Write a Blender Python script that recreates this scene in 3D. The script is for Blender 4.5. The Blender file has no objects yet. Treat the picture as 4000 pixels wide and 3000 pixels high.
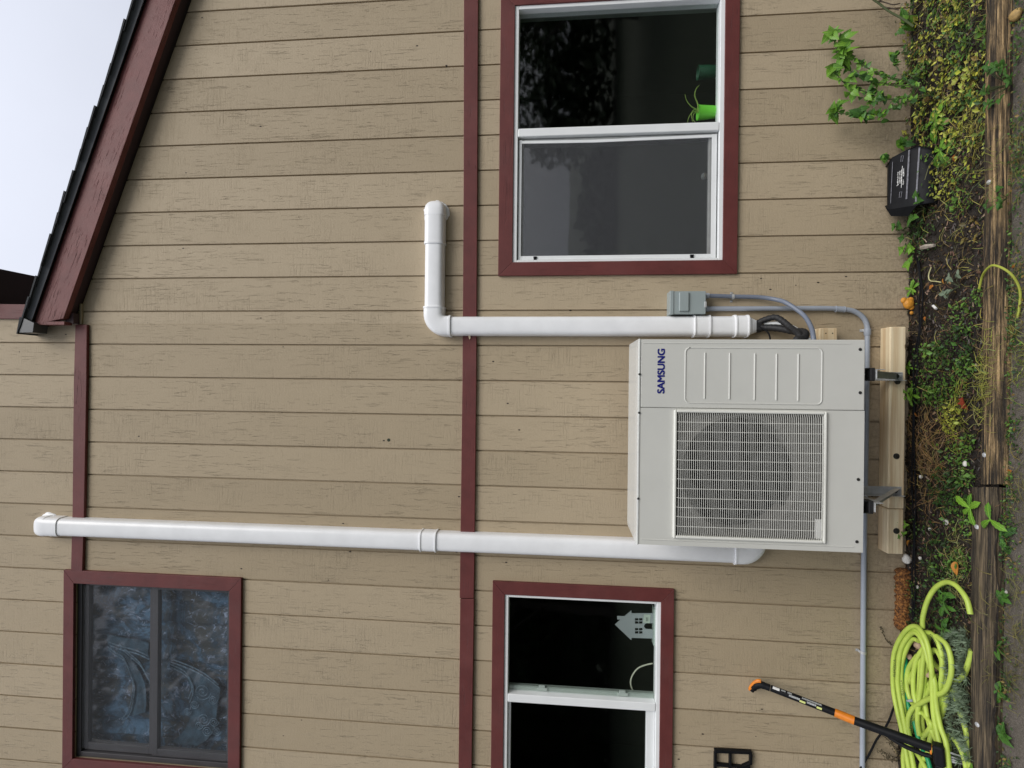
import bpy, bmesh, math, random
import numpy as np
from mathutils import Vector, Matrix, Euler, noise
random.seed(7)
rng = np.random.default_rng(11)
SC = bpy.context.scene
COL = SC.collection
RAD = math.radians

# ------------------------------------------------------------------ camera
# the photograph was taken with the phone on its side: the camera is rolled a quarter turn, the world is upright
CAM = Vector((0.0, -3.0158566, 1.86))
F_PX = 2050.0
_p, _y, _r = 0.0922835, -0.0024877, 0.0103496
Fw = Vector((math.sin(_y) * math.cos(_p), math.cos(_y) * math.cos(_p), math.sin(_p)))
_R = Fw.cross(Vector((0, 0, 1))).normalized()
_U = _R.cross(Fw)
Rt = math.cos(_r) * _R + math.sin(_r) * _U
Up = -math.sin(_r) * _R + math.cos(_r) * _U
cam_d = bpy.data.cameras.new("camera")
cam = bpy.data.objects.new("camera", cam_d)
COL.objects.link(cam)
cam_d.sensor_width = 36.0
cam_d.lens = 36.0 * F_PX / 4000.0
cam_d.clip_start = 0.05
cam_d.clip_end = 500
_x, _yv, _z = -Up, Rt, -Fw
cam.matrix_world = Matrix(((_x.x, _yv.x, _z.x, CAM.x), (_x.y, _yv.y, _z.y, CAM.y), (_x.z, _yv.z, _z.z, CAM.z), (0, 0, 0, 1)))
SC.camera = cam

# ------------------------------------------------------------------ light
SUN_DIR = Vector((0.42, -0.62, 0.80)).normalized()
w = bpy.data.worlds.new("World")
SC.world = w
w.use_nodes = True
nt = w.node_tree
nt.nodes.clear()
N = nt.nodes.new
L = nt.links.new
out = N("ShaderNodeOutputWorld")
bg = N("ShaderNodeBackground")
sky = N("ShaderNodeTexSky")
sky.sky_type = 'NISHITA'
sky.sun_disc = False
sky.sun_elevation = math.asin(SUN_DIR.z)
sky.sun_rotation = math.atan2(SUN_DIR.x, SUN_DIR.y)
sky.dust_density = 4.0
tc = N("ShaderNodeTexCoord")
sep = N("ShaderNodeSeparateXYZ")
L(tc.outputs["Generated"], sep.inputs[0])
mr = N("ShaderNodeMapRange")
mr.inputs["From Min"].default_value = 0.0
mr.inputs["From Max"].default_value = 1.0
mr.inputs["To Min"].default_value = 4.5
mr.inputs["To Max"].default_value = 12.0      # overcast sky: the zenith brightest
L(sep.outputs["Z"], mr.inputs["Value"])
cl = N("ShaderNodeTexNoise")
cl.inputs["Scale"].default_value = 2.2
cl.inputs["Detail"].default_value = 5
L(tc.outputs["Generated"], cl.inputs["Vector"])
cr = N("ShaderNodeMapRange")
cr.inputs["To Min"].default_value = 0.88
cr.inputs["To Max"].default_value = 1.12
L(cl.outputs["Fac"], cr.inputs["Value"])
mu = N("ShaderNodeMath")
mu.operation = 'MULTIPLY'
L(mr.outputs[0], mu.inputs[0])
L(cr.outputs[0], mu.inputs[1])
vm = N("ShaderNodeVectorMath")
vm.operation = 'SCALE'
vm.inputs[0].default_value = (0.885, 0.925, 1.05)
L(mu.outputs[0], vm.inputs["Scale"])
mix = N("ShaderNodeMixRGB")
mix.inputs[0].default_value = 0.92
L(sky.outputs[0], mix.inputs[1])
L(vm.outputs[0], mix.inputs[2])
L(mix.outputs[0], bg.inputs["Color"])
bg.inputs["Strength"].default_value = 0.068
L(bg.outputs[0], out.inputs[0])

sd = bpy.data.lights.new("sun", 'SUN')
sd.energy = 1.5
sd.angle = RAD(38)
sd.color = (1.0, 0.965, 0.91)
so = bpy.data.objects.new("sun", sd)
COL.objects.link(so)
so.location = (6, -8, 12)
so.rotation_euler = SUN_DIR.to_track_quat('Z', 'Y').to_euler()
SC.view_settings.view_transform = 'Standard'
SC.view_settings.look = 'None'
SC.view_settings.gamma = 1.0
SC.view_settings.exposure = 0.52
SC.render.resolution_x, SC.render.resolution_y = 1024, 768


# ------------------------------------------------------------------ geometry helpers
def _ray(px, py):
    return -(py - 1500.0) * Rt - (px - 2000.0) * Up + F_PX * Fw


def A(px, py, Y=0.0):
    """the place on the upright plane y = Y that shows at a pixel of the 4000 x 3000 photograph"""
    d = _ray(px, py)
    return CAM + d * ((Y - CAM.y) / d.y)


def G(px, py, z=0.0):
    """the same on the level plane at height z"""
    d = _ray(px, py)
    return CAM + d * ((z - CAM.z) / d.z)


class MB:
    def __init__(s):
        s.v, s.f, s.t = [], [], []

    def add(s, vs, fs, tint=None):
        o = len(s.v)
        s.v.extend([tuple(q) for q in vs])
        s.f.extend([tuple(i + o for i in g) for g in fs])
        if tint is not None:
            s.t.extend([tint] * len(vs))
        return s

    def box(s, x0, x1, y0, y1, z0, z1):
        return s.add([(x, y, z) for x in (x0, x1) for y in (y0, y1) for z in (z0, z1)],
                     [(0, 1, 3, 2), (4, 6, 7, 5), (0, 4, 5, 1), (2, 3, 7, 6), (0, 2, 6, 4), (1, 5, 7, 3)])

    def prism(s, poly, y0, y1):
        """poly: (X, Z) outline, counter-clockwise seen from -y; extruded from y0 (front) to y1"""
        n = len(poly)
        vs = [(x, y0, z) for x, z in poly] + [(x, y1, z) for x, z in poly]
        fs = [tuple(range(n)), tuple(range(2 * n - 1, n - 1, -1))]
        fs += [(i, i + n, (i + 1) % n + n, (i + 1) % n) for i in range(n)]
        return s.add(vs, fs)

    def tube(s, pts, r, n=10, caps=True, tint=None):
        pts = [Vector(p) for p in pts]
        m = len(pts)
        rs = r if isinstance(r, (list, tuple)) else [r] * m
        tang = []
        for i in range(m):
            a = pts[max(0, i - 1)]
            b = pts[min(m - 1, i + 1)]
            tang.append((b - a).normalized() if (b - a).length > 1e-9 else Vector((0, 0, 1)))
        ref = Vector((0, 0, 1)) if abs(tang[0].z) < 0.9 else Vector((1, 0, 0))
        u = (ref - tang[0] * ref.dot(tang[0])).normalized()
        vs, fs = [], []
        for i in range(m):
            u = u - tang[i] * u.dot(tang[i])
            u = u.normalized() if u.length > 1e-9 else tang[i].orthogonal().normalized()
            vv = tang[i].cross(u)
            for k in range(n):
                a = 2 * math.pi * k / n
                vs.append(pts[i] + (u * math.cos(a) + vv * math.sin(a)) * rs[i])
        for i in range(m - 1):
            for k in range(n):
                k2 = (k + 1) % n
                fs.append((i * n + k, i * n + k2, (i + 1) * n + k2, (i + 1) * n + k))
        if caps:
            fs.append(tuple(range(n - 1, -1, -1)))
            fs.append(tuple((m - 1) * n + k for k in range(n)))
        return s.add(vs, fs, tint)

    def disc_lathe(s, c, axis, prof, n=20):
        """prof: list of (distance along axis, radius)"""
        c, axis = Vector(c), Vector(axis).normalized()
        u = axis.orthogonal().normalized()
        v = axis.cross(u)
        vs, fs = [], []
        for d, r in prof:
            for k in range(n):
                a = 2 * math.pi * k / n
                vs.append(c + axis * d + (u * math.cos(a) + v * math.sin(a)) * max(r, 1e-5))
        m = len(prof)
        for i in range(m - 1):
            for k in range(n):
                k2 = (k + 1) % n
                fs.append((i * n + k, i * n + k2, (i + 1) * n + k2, (i + 1) * n + k))
        fs.append(tuple(range(n - 1, -1, -1)))
        fs.append(tuple((m - 1) * n + k for k in range(n)))
        return s.add(vs, fs)


def smooth_path(pts, per=6):
    """Catmull-Rom through the points"""
    P = [Vector(p) for p in pts]
    P = [P[0] * 2 - P[1]] + P + [P[-1] * 2 - P[-2]]
    o = []
    for i in range(1, len(P) - 2):
        for k in range(per):
            t = k / per
            a, b, c, d = P[i - 1], P[i], P[i + 1], P[i + 2]
            o.append(0.5 * ((2 * b) + (c - a) * t + (2 * a - 5 * b + 4 * c - d) * t * t + (3 * b - a - 3 * c + d) * t ** 3))
    o.append(P[-2])
    return o


def root_loc(o):
    while o.parent is not None:
        o = o.parent
    return Vector(o.location)


def build(name, mb, mat, parent=None, bevel=0.0, smooth=False, label=None, cat=None, group=None, kind=None, loc=None, seg=2, auto=35):
    v = np.array(mb.v, dtype=np.float64)
    if parent is not None:
        org = np.array(root_loc(parent))
    elif loc is not None:
        org = np.array(loc)
    else:
        org = np.array([(v[:, 0].min() + v[:, 0].max()) / 2, (v[:, 1].min() + v[:, 1].max()) / 2, v[:, 2].min()])
    me = bpy.data.meshes.new(name)
    me.from_pydata((v - org).tolist(), [], mb.f)
    if mb.t and len(mb.t) == len(mb.v):
        at = me.color_attributes.new("tint", 'FLOAT_COLOR', 'POINT')
        at.data.foreach_set("color", np.array([(t[0], t[1], t[2], 1.0) for t in mb.t], dtype=np.float32).ravel())
    me.update()
    me.materials.append(mat)
    o = bpy.data.objects.new(name, me)
    COL.objects.link(o)
    if parent is not None:
        o.parent = parent
    else:
        o.location = org
    if smooth:
        me.polygons.foreach_set("use_smooth", [True] * len(me.polygons))
        me.set_sharp_from_angle(angle=RAD(auto))
    if bevel > 0:
        m = o.modifiers.new("bevel", 'BEVEL')
        m.width = bevel
        m.segments = seg
        m.limit_method = 'ANGLE'
        m.angle_limit = RAD(40)
        m.harden_normals = False
    if label:
        o["label"] = label
    if cat:
        o["category"] = cat
    if group:
        o["group"] = group
    if kind:
        o["kind"] = kind
    return o


def thing(name, label, cat, loc=(0, 0, 0), group=None):
    o = bpy.data.objects.new(name, None)
    o.empty_display_size = 0.1
    COL.objects.link(o)
    o.location = loc
    o["label"] = label
    o["category"] = cat
    if group:
        o["group"] = group
    return o


# ------------------------------------------------------------------ materials
def mat_new(name):
    m = bpy.data.materials.new(name)
    m.use_nodes = True
    t = m.node_tree
    b = t.nodes["Principled BSDF"]
    return m, t, b


def node(t, kind, **kw):
    n = t.nodes.new(kind)
    for k, v in kw.items():
        if k in n.inputs:
            n.inputs[k].default_value = v
        else:
            setattr(n, k, v)
    return n


def coords(t, scale=(1, 1, 1), rnd=0.0):
    c = node(t, "ShaderNodeTexCoord")
    mp = node(t, "ShaderNodeMapping")
    mp.inputs["Scale"].default_value = scale
    src = c.outputs["Object"]
    if rnd:
        oi = node(t, "ShaderNodeObjectInfo")
        ma = node(t, "ShaderNodeMath", operation='MULTIPLY')
        ma.inputs[1].default_value = rnd
        t.links.new(oi.outputs["Random"], ma.inputs[0])
        ad = node(t, "ShaderNodeVectorMath", operation='ADD')
        t.links.new(src, ad.inputs[0])
        t.links.new(ma.outputs[0], ad.inputs[1])
        src = ad.outputs[0]
    t.links.new(src, mp.inputs["Vector"])
    return mp.outputs[0]


def ramp(t, src, stops):
    r = node(t, "ShaderNodeValToRGB")
    e = r.color_ramp.elements
    while len(e) < len(stops):
        e.new(0.5)
    for k, (p, c) in enumerate(stops):
        e[k].position = p
        e[k].color = c if len(c) == 4 else (c[0], c[1], c[2], 1)
    t.links.new(src, r.inputs[0])
    return r.outputs[0]


def nz(t, vec, scale, detail=3, rough=0.55, dist=0.0):
    n = node(t, "ShaderNodeTexNoise")
    n.inputs["Scale"].default_value = scale
    n.inputs["Detail"].default_value = detail
    n.inputs["Roughness"].default_value = rough
    n.inputs["Distortion"].default_value = dist
    t.links.new(vec, n.inputs["Vector"])
    return n.outputs["Fac"]


def math_n(t, op, a, b=None):
    m = node(t, "ShaderNodeMath", operation=op)
    for k, x in enumerate((a, b)):
        if x is None:
            continue
        if isinstance(x, (int, float)):
            m.inputs[k].default_value = x
        else:
            t.links.new(x, m.inputs[k])
    return m.outputs[0]


def mixc(t, fac, a, b, mode='MIX'):
    m = node(t, "ShaderNodeMixRGB", blend_type=mode)
    for k, x in enumerate((fac, a, b)):
        if isinstance(x, (int, float)):
            m.inputs[k].default_value = x
        elif isinstance(x, tuple):
            m.inputs[k].default_value = (x[0], x[1], x[2], 1)
        else:
            t.links.new(x, m.inputs[k])
    return m.outputs[0]


def bump(t, b, h, dist=0.002, strength=1.0):
    n = node(t, "ShaderNodeBump")
    n.inputs["Distance"].default_value = dist
    n.inputs["Strength"].default_value = strength
    t.links.new(h, n.inputs["Height"])
    t.links.new(n.outputs[0], b.inputs["Normal"])


def simple(name, col, rough=0.5, metal=0.0, spec=0.5, var=0.06, vscale=8.0, bmp=0.0, bscale=200.0, rnd=5.0):
    m, t, b = mat_new(name)
    v = coords(t, rnd=rnd)
    f = nz(t, v, vscale, 4)
    lo = tuple(c * (1 - var) for c in col)
    hi = tuple(min(1, c * (1 + var)) for c in col)
    t.links.new(ramp(t, f, [(0.3, lo), (0.7, hi)]), b.inputs["Base Color"])
    b.inputs["Roughness"].default_value = rough
    b.inputs["Metallic"].default_value = metal
    b.inputs["Specular IOR Level"].default_value = spec
    if bmp > 0:
        bump(t, b, nz(t, v, bscale, 2), bmp)
    return m


def siding_material():
    m, t, b = mat_new("tan_painted_siding")
    base = coords(t, rnd=37.0)

    def sc(v):
        mp = node(t, "ShaderNodeMapping")
        mp.inputs["Scale"].default_value = v
        t.links.new(base, mp.inputs["Vector"])
        return mp.outputs[0]
    grain = nz(t, sc((125, 1, 8)), 1.0, 6, 0.66, 0.9)
    patch = nz(t, sc((7, 1, 2.2)), 1.0, 3, 0.6)
    crack = ramp(t, grain, [(0.585, (0, 0, 0)), (0.66, (1, 1, 1))])
    pm = ramp(t, patch, [(0.34, (0, 0, 0)), (0.58, (1, 1, 1))])
    crack = math_n(t, 'MULTIPLY', crack, pm)
    saw = nz(t, sc((9, 1, 240)), 1.0, 5, 0.7)
    sawp = ramp(t, nz(t, sc((4, 1, 3)), 1.0, 4, 0.6), [(0.38, (0, 0, 0)), (0.70, (1, 1, 1))])
    sawl = math_n(t, 'MULTIPLY', ramp(t, saw, [(0.52, (0, 0, 0)), (0.70, (1, 1, 1))]), sawp)
    fine = nz(t, sc((130, 1, 90)), 1.0, 4, 0.65)
    knot = nz(t, sc((22, 1, 4)), 1.0, 3, 0.6, 3.0)
    kn = math_n(t, 'PINGPONG', math_n(t, 'MULTIPLY', knot, 9.0), 1.0)
    knp = ramp(t, nz(t, sc((5, 1, 3)), 1.0, 2), [(0.60, (0, 0, 0)), (0.72, (1, 1, 1))])
    kn = math_n(t, 'MULTIPLY', kn, knp)
    h = math_n(t, 'SUBTRACT', math_n(t, 'MULTIPLY', fine, 0.6), math_n(t, 'MULTIPLY', crack, 0.75))
    h = math_n(t, 'SUBTRACT', h, math_n(t, 'MULTIPLY', sawl, 0.5))
    h = math_n(t, 'ADD', h, math_n(t, 'MULTIPLY', kn, 0.35))
    bump(t, b, h, 0.0026, 1.0)
    # nail heads and peck marks
    vo = node(t, "ShaderNodeTexVoronoi")
    vo.inputs["Scale"].default_value = 1.0
    t.links.new(sc((9, 0.001, 5)), vo.inputs["Vector"])
    nail = ramp(t, vo.outputs["Distance"], [(0.030, (1, 1, 1)), (0.040, (0, 0, 0))])
    tone = nz(t, sc((3, 1, 1.1)), 1.0, 4, 0.6)
    oi = node(t, "ShaderNodeObjectInfo")
    hue = ramp(t, oi.outputs["Random"], [(0.0, (0.405, 0.326, 0.217)), (0.5, (0.448, 0.363, 0.245)), (1.0, (0.490, 0.400, 0.275))])
    c = mixc(t, math_n(t, 'MULTIPLY', tone, 0.35), hue, (0.352, 0.274, 0.176))
    weather = ramp(t, nz(t, sc((2, 1, 0.7)), 1.0, 5, 0.65), [(0.55, (0, 0, 0)), (0.75, (1, 1, 1))])
    c = mixc(t, math_n(t, 'MULTIPLY', weather, 0.22), c, (0.47, 0.39, 0.275))
    c = mixc(t, math_n(t, 'MULTIPLY', crack, math_n(t, 'MULTIPLY', oi.outputs['Random'], 0.14)), c, (0.13, 0.095, 0.06))
    c = mixc(t, math_n(t, 'MULTIPLY', sawl, 0.13), c, (0.16, 0.12, 0.08))
    c = mixc(t, nail, c, (0.03, 0.022, 0.018))
    # brown mottling that thickens towards the foot of the boards
    sx = node(t, "ShaderNodeSeparateXYZ")
    tcc = node(t, "ShaderNodeTexCoord")
    t.links.new(tcc.outputs["Object"], sx.inputs[0])
    low = node(t, "ShaderNodeMapRange")
    low.inputs["From Min"].default_value = 0.42
    low.inputs["From Max"].default_value = 0.0
    t.links.new(sx.outputs["Z"], low.inputs["Value"])
    mottle = ramp(t, nz(t, sc((70, 1, 70)), 1.0, 5, 0.75), [(0.42, (0, 0, 0)), (0.66, (1, 1, 1))])
    c = mixc(t, math_n(t, 'MULTIPLY', math_n(t, 'MULTIPLY', low.outputs[0], mottle), 0.5), c, (0.13, 0.095, 0.06))
    t.links.new(c, b.inputs["Base Color"])
    b.inputs["Roughness"].default_value = 0.62
    b.inputs["Specular IOR Level"].default_value = 0.35
    return m


def red_material(name, axis, wear=0.4, col=(0.128, 0.031, 0.028), turn=0.0):
    """dark red painted board; axis = direction of the grain (scales)"""
    m, t, b = mat_new(name)
    base = coords(t, rnd=11.0)
    if turn:
        tn = node(t, "ShaderNodeMapping")
        tn.inputs["Rotation"].default_value = (0, turn, 0)
        t.links.new(base, tn.inputs["Vector"])
        base = tn.outputs[0]

    def sc(v):
        mp = node(t, "ShaderNodeMapping")
        mp.inputs["Scale"].default_value = v
        t.links.new(base, mp.inputs["Vector"])
        return mp.outputs[0]
    g = tuple(160 if not a else 7 for a in axis)
    grain = nz(t, sc(g), 1.0, 5, 0.7, 0.4)
    patch = ramp(t, nz(t, sc((5, 5, 5)), 1.0, 4, 0.6), [(0.45, (0, 0, 0)), (0.66, (1, 1, 1))])
    crack = math_n(t, 'MULTIPLY', ramp(t, grain, [(0.58, (0, 0, 0)), (0.66, (1, 1, 1))]), patch)
    fine = nz(t, sc((190, 190, 190)), 1.0, 3)
    bump(t, b, math_n(t, 'SUBTRACT', math_n(t, 'MULTIPLY', fine, 0.4), crack), 0.0014 + 0.003 * (wear > 0.9), 0.9)
    tone = nz(t, sc((9, 9, 9)), 1.0, 4, 0.6)
    c = ramp(t, tone, [(0.3, tuple(x * 0.86 for x in col)), (0.7, tuple(x * 1.14 for x in col))])
    fade = ramp(t, nz(t, sc((3, 3, 3)), 1.0, 5, 0.6), [(0.5, (0, 0, 0)), (0.8, (1, 1, 1))])
    c = mixc(t, math_n(t, 'MULTIPLY', fade, wear * 0.6), c, (0.25, 0.115, 0.105))
    c = mixc(t, math_n(t, 'MULTIPLY', crack, wear), c, (0.03, 0.012, 0.013))
    t.links.new(c, b.inputs["Base Color"])
    b.inputs["Roughness"].default_value = 0.55
    b.inputs["Specular IOR Level"].default_value = 0.4
    return m


def wood_material(name, light, dark, axis, rough=0.6, scale=60.0, knots=True, deep=0.0006, stain=0.0, st=(0.30, 0.48, 0.62)):
    m, t, b = mat_new(name)
    base = coords(t, rnd=9.0)

    def sc(v):
        mp = node(t, "ShaderNodeMapping")
        mp.inputs["Scale"].default_value = v
        t.links.new(base, mp.inputs["Vector"])
        return mp.outputs[0]
    g = tuple(scale if not a else scale * 0.03 for a in axis)
    grain = nz(t, sc(g), 1.0, 5, 0.6, 0.5)
    g2 = tuple(scale * 4 if not a else scale * 0.12 for a in axis)
    fine = nz(t, sc(g2), 1.0, 4, 0.65)
    c = ramp(t, grain, [(st[0], dark), (st[1], tuple(x * 0.35 + y * 0.65 for x, y in zip(light, dark)) if stain else tuple((x + y) / 2 for x, y in zip(light, dark))), (st[2], light)])
    c = mixc(t, math_n(t, 'MULTIPLY', ramp(t, fine, [(0.5, (0, 0, 0)), (0.7, (1, 1, 1))]), 0.35), c, dark)
    if knots:
        vo = node(t, "ShaderNodeTexVoronoi")
        vo.inputs["Scale"].default_value = 1.0
        t.links.new(sc((5, 9, 11)), vo.inputs["Vector"])
        k = ramp(t, vo.outputs["Distance"], [(0.05, (1, 1, 1)), (0.10, (0, 0, 0))])
        c = mixc(t, k, c, tuple(x * 0.35 for x in dark))
    if stain:
        # long damp stains and grey weathering that run with the grain
        st_n = nz(t, sc(tuple(26 if not a else 3.2 for a in axis)), 1.0, 5, 0.65)
        c = mixc(t, math_n(t, 'MULTIPLY', ramp(t, st_n, [(0.46, (0, 0, 0)), (0.60, (1, 1, 1))]), stain), c, (0.024, 0.019, 0.015))
    t.links.new(c, b.inputs["Base Color"])
    b.inputs["Roughness"].default_value = rough
    bump(t, b, math_n(t, 'ADD', grain, math_n(t, 'MULTIPLY', fine, 0.6)), deep, 1.0)
    return m


def tinted(name, rough=0.5, spec=0.4, trans=0.0, var=0.25, vs=60):
    m, t, b = mat_new(name)
    at = node(t, "ShaderNodeAttribute", attribute_name="tint")
    f = nz(t, coords(t), vs, 3)
    k = ramp(t, f, [(0.3, (1 - var,) * 3), (0.7, (1 + 0 * var,) * 3)])
    c = mixc(t, 1.0, at.outputs["Color"], k, 'MULTIPLY')
    t.links.new(c, b.inputs["Base Color"])
    b.inputs["Roughness"].default_value = rough
    b.inputs["Specular IOR Level"].default_value = spec
    return m


def leaf_material(name, a, bcol, rough=0.42):
    m, t, b = mat_new(name)
    oi = node(t, "ShaderNodeObjectInfo")
    c = ramp(t, oi.outputs["Random"], [(0.0, a), (1.0, bcol)])
    v = coords(t)
    f = nz(t, v, 6.0, 4, 0.6)
    c = mixc(t, math_n(t, 'MULTIPLY', f, 0.5), c, tuple(x * 0.55 for x in a))
    # veins: pale midrib and side veins in leaf coordinates
    sx = node(t, "ShaderNodeSeparateXYZ")
    t.links.new(v, sx.inputs[0])
    ax = math_n(t, 'ABSOLUTE', sx.outputs["X"])
    mid = ramp(t, ax, [(0.012, (1, 1, 1)), (0.03, (0, 0, 0))])
    sv = math_n(t, 'PINGPONG', math_n(t, 'ADD', math_n(t, 'MULTIPLY', sx.outputs["Y"], 7.0), math_n(t, 'MULTIPLY', ax, -5.0)), 0.5)
    sv = ramp(t, sv, [(0.03, (1, 1, 1)), (0.09, (0, 0, 0))])
    vv = math_n(t, 'MAXIMUM', mid, math_n(t, 'MULTIPLY', sv, 0.5))
    c = mixc(t, math_n(t, 'MULTIPLY', vv, 0.45), c, tuple(min(1, x * 1.7) for x in bcol))
    t.links.new(c, b.inputs["Base Color"])
    b.inputs["Roughness"].default_value = rough
    bump(t, b, vv, 0.02, 0.5)
    return m


def glass_material(name, tint, ior=1.75):
    m = bpy.data.materials.new(name)
    m.use_nodes = True
    t = m.node_tree
    t.nodes.clear()
    o = node(t, "ShaderNodeOutputMaterial")
    tr = node(t, "ShaderNodeBsdfTransparent")
    tr.inputs[0].default_value = (*tint, 1)
    gl = node(t, "ShaderNodeBsdfGlossy")
    gl.inputs["Roughness"].default_value = 0.03
    lw = node(t, "ShaderNodeLayerWeight")
    lw.inputs["Blend"].default_value = 0.5
    f0 = ((ior - 1) / (ior + 1)) ** 2
    p5 = math_n(t, 'POWER', lw.outputs["Facing"], 5.0)
    fr_o = math_n(t, 'ADD', math_n(t, 'MULTIPLY', p5, 1 - f0), f0)
    nb = node(t, "ShaderNodeBump")
    nb.inputs["Distance"].default_value = 0.002
    nb.inputs["Strength"].default_value = 0.25
    t.links.new(nz(t, coords(t), 2.5, 2), nb.inputs["Height"])
    t.links.new(nb.outputs[0], gl.inputs["Normal"])
    mx = node(t, "ShaderNodeMixShader")
    t.links.new(fr_o, mx.inputs[0])
    t.links.new(tr.outputs[0], mx.inputs[1])
    t.links.new(gl.outputs[0], mx.inputs[2])
    t.links.new(mx.outputs[0], o.inputs[0])
    return m


def screen_material(name="insect_screen", cover=0.36):
    """woven insect screen: a fine mesh that is part open"""
    m = bpy.data.materials.new(name)
    m.use_nodes = True
    t = m.node_tree
    b = t.nodes["Principled BSDF"]
    o = t.nodes["Material Output"]
    v = coords(t)
    f = nz(t, v, 30.0, 4, 0.7)
    t.links.new(ramp(t, f, [(0.3, (0.095, 0.10, 0.11)), (0.7, (0.13, 0.135, 0.145))]), b.inputs["Base Color"])
    b.inputs["Roughness"].default_value = 0.6
    tr = node(t, "ShaderNodeBsdfTransparent")
    mx = node(t, "ShaderNodeMixShader")
    mx.inputs[0].default_value = cover
    t.links.new(tr.outputs[0], mx.inputs[1])
    t.links.new(b.outputs[0], mx.inputs[2])
    t.links.new(mx.outputs[0], o.inputs[0])
    return m


M_SIDING = siding_material()
M_RED_H = red_material("red_paint_level_grain", (1, 0, 0), 0.35)
M_RED_V = red_material("red_paint_upright_grain", (0, 0, 1), 0.35)
M_SOFFIT = simple("maroon_soffit_paint", (0.060, 0.032, 0.036), 0.6)
M_SHINGLE = simple("charcoal_shingle", (0.035, 0.038, 0.042), 0.85, var=0.35, vscale=90, bmp=0.003, bscale=300)
M_DRIP = simple("dark_drip_edge", (0.060, 0.064, 0.070), 0.35, spec=0.5)
M_VINYL = simple("white_vinyl", (0.86, 0.88, 0.88), 0.32, var=0.03)
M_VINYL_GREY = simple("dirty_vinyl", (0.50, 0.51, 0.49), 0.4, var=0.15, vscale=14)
M_BRONZE = simple("bronze_frame", (0.060, 0.058, 0.062), 0.42, var=0.1)
M_GLASS = glass_material("window_glass", (0.93, 0.96, 0.945), 1.8)
M_GLASS_B = glass_material("upper_window_glass", (0.95, 0.96, 0.97), 1.6)
M_GLASS_D = glass_material("double_glazing", (0.90, 0.93, 0.92), 2.7)
M_SCREEN = screen_material()
M_SCREEN_THIN = screen_material("fine_insect_screen", 0.22)
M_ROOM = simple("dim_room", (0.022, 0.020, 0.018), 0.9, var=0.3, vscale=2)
M_DUCT = simple("white_duct_plastic", (0.89, 0.90, 0.912), 0.28, var=0.045, bmp=0.0)
M_UNIT = simple("off_white_enamel", (0.64, 0.64, 0.595), 0.34, var=0.02, bmp=0.0002, bscale=420)
M_GRILLE = simple("grille_wire_coating", (0.80, 0.80, 0.74), 0.4, var=0.02)
M_FAN = simple("dark_fan_plastic", (0.008, 0.0085, 0.009), 0.45)
M_PLATE = simple("fan_plate_grey", (0.13, 0.126, 0.116), 0.55)
M_BLACK = simple("black_plastic", (0.008, 0.0085, 0.010), 0.5, spec=0.14, var=0.2, vscale=40)
M_RUBBER = simple("black_rubber", (0.014, 0.014, 0.015), 0.6, var=0.2, bmp=0.001, bscale=220)
M_STEEL = simple("galvanised_steel", (0.50, 0.51, 0.51), 0.42, 0.35, var=0.18, vscale=30)
M_SCREWHEAD = simple("dark_steel", (0.10, 0.10, 0.10), 0.35, 0.85)
M_CONDUIT = simple("grey_conduit", (0.33, 0.365, 0.42), 0.42, var=0.05)
M_WHIP = simple("slate_flex_conduit", (0.17, 0.195, 0.25), 0.4, var=0.05)
M_BOX = simple("grey_green_enamel", (0.31, 0.36, 0.36), 0.38, var=0.03)
M_LEDGER = wood_material("fresh_pine", (0.86, 0.74, 0.51), (0.60, 0.42, 0.23), (1, 0, 0), 0.6, 42)
M_TIMBER = wood_material("weathered_timber", (0.72, 0.49, 0.24), (0.014, 0.010, 0.007), (1, 0, 0), 0.7, 135, False, 0.012, 0.85, (0.39, 0.50, 0.65))
M_TIMBER_OLD = wood_material("mossy_weathered_timber", (0.32, 0.24, 0.14), (0.018, 0.014, 0.010), (1, 0, 0), 0.75, 130, False, 0.008, 0.6, (0.38, 0.52, 0.72))
M_HOSE = simple("lime_hose", (0.45, 0.585, 0.095), 0.45, var=0.12, vscale=14)
M_HOSE_GREEN = simple("green_hose", (0.012, 0.30, 0.115), 0.4)
M_INK = simple("dark_print", (0.02, 0.03, 0.01), 0.6)
M_BLUE_INK = simple("navy_print", (0.006, 0.010, 0.18), 0.45)
M_ORANGE = simple("orange_plastic", (0.72, 0.215, 0.012), 0.4, var=0.12, vscale=60)
M_WHITE_INK = simple("white_print", (0.74, 0.74, 0.72), 0.5)
M_YELLOW_INK = simple("yellow_print", (0.62, 0.66, 0.22), 0.5)
M_LEAF = leaf_material("mulberry_leaf", (0.075, 0.20, 0.018), (0.20, 0.40, 0.034))
M_LEAF_D = leaf_material("dark_weed_leaf", (0.025, 0.085, 0.012), (0.07, 0.19, 0.02))
M_LEAF_Y = leaf_material("yellow_green_leaf", (0.13, 0.21, 0.02), (0.28, 0.34, 0.04))
M_LEAF_DRY = leaf_material("orange_dry_leaf", (0.42, 0.14, 0.02), (0.60, 0.27, 0.04), 0.6)
M_LEAF_RED = leaf_material("red_dry_leaf", (0.22, 0.03, 0.015), (0.30, 0.05, 0.02), 0.55)
M_STEM = simple("dark_green_stem", (0.055, 0.075, 0.022), 0.5)
M_TINT = tinted("ground_cover_leaves")
M_CHIP = tinted("wet_mulch", 0.5, 0.5, var=0.4)
M_STONE = simple("pale_stone", (0.62, 0.60, 0.55), 0.7, var=0.15, vscale=60, bmp=0.003, bscale=90)
M_FOAM, _t, _b = mat_new("rusty_foam")
_v = coords(_t)
_f = nz(_t, _v, 75, 6, 0.75)
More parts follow.
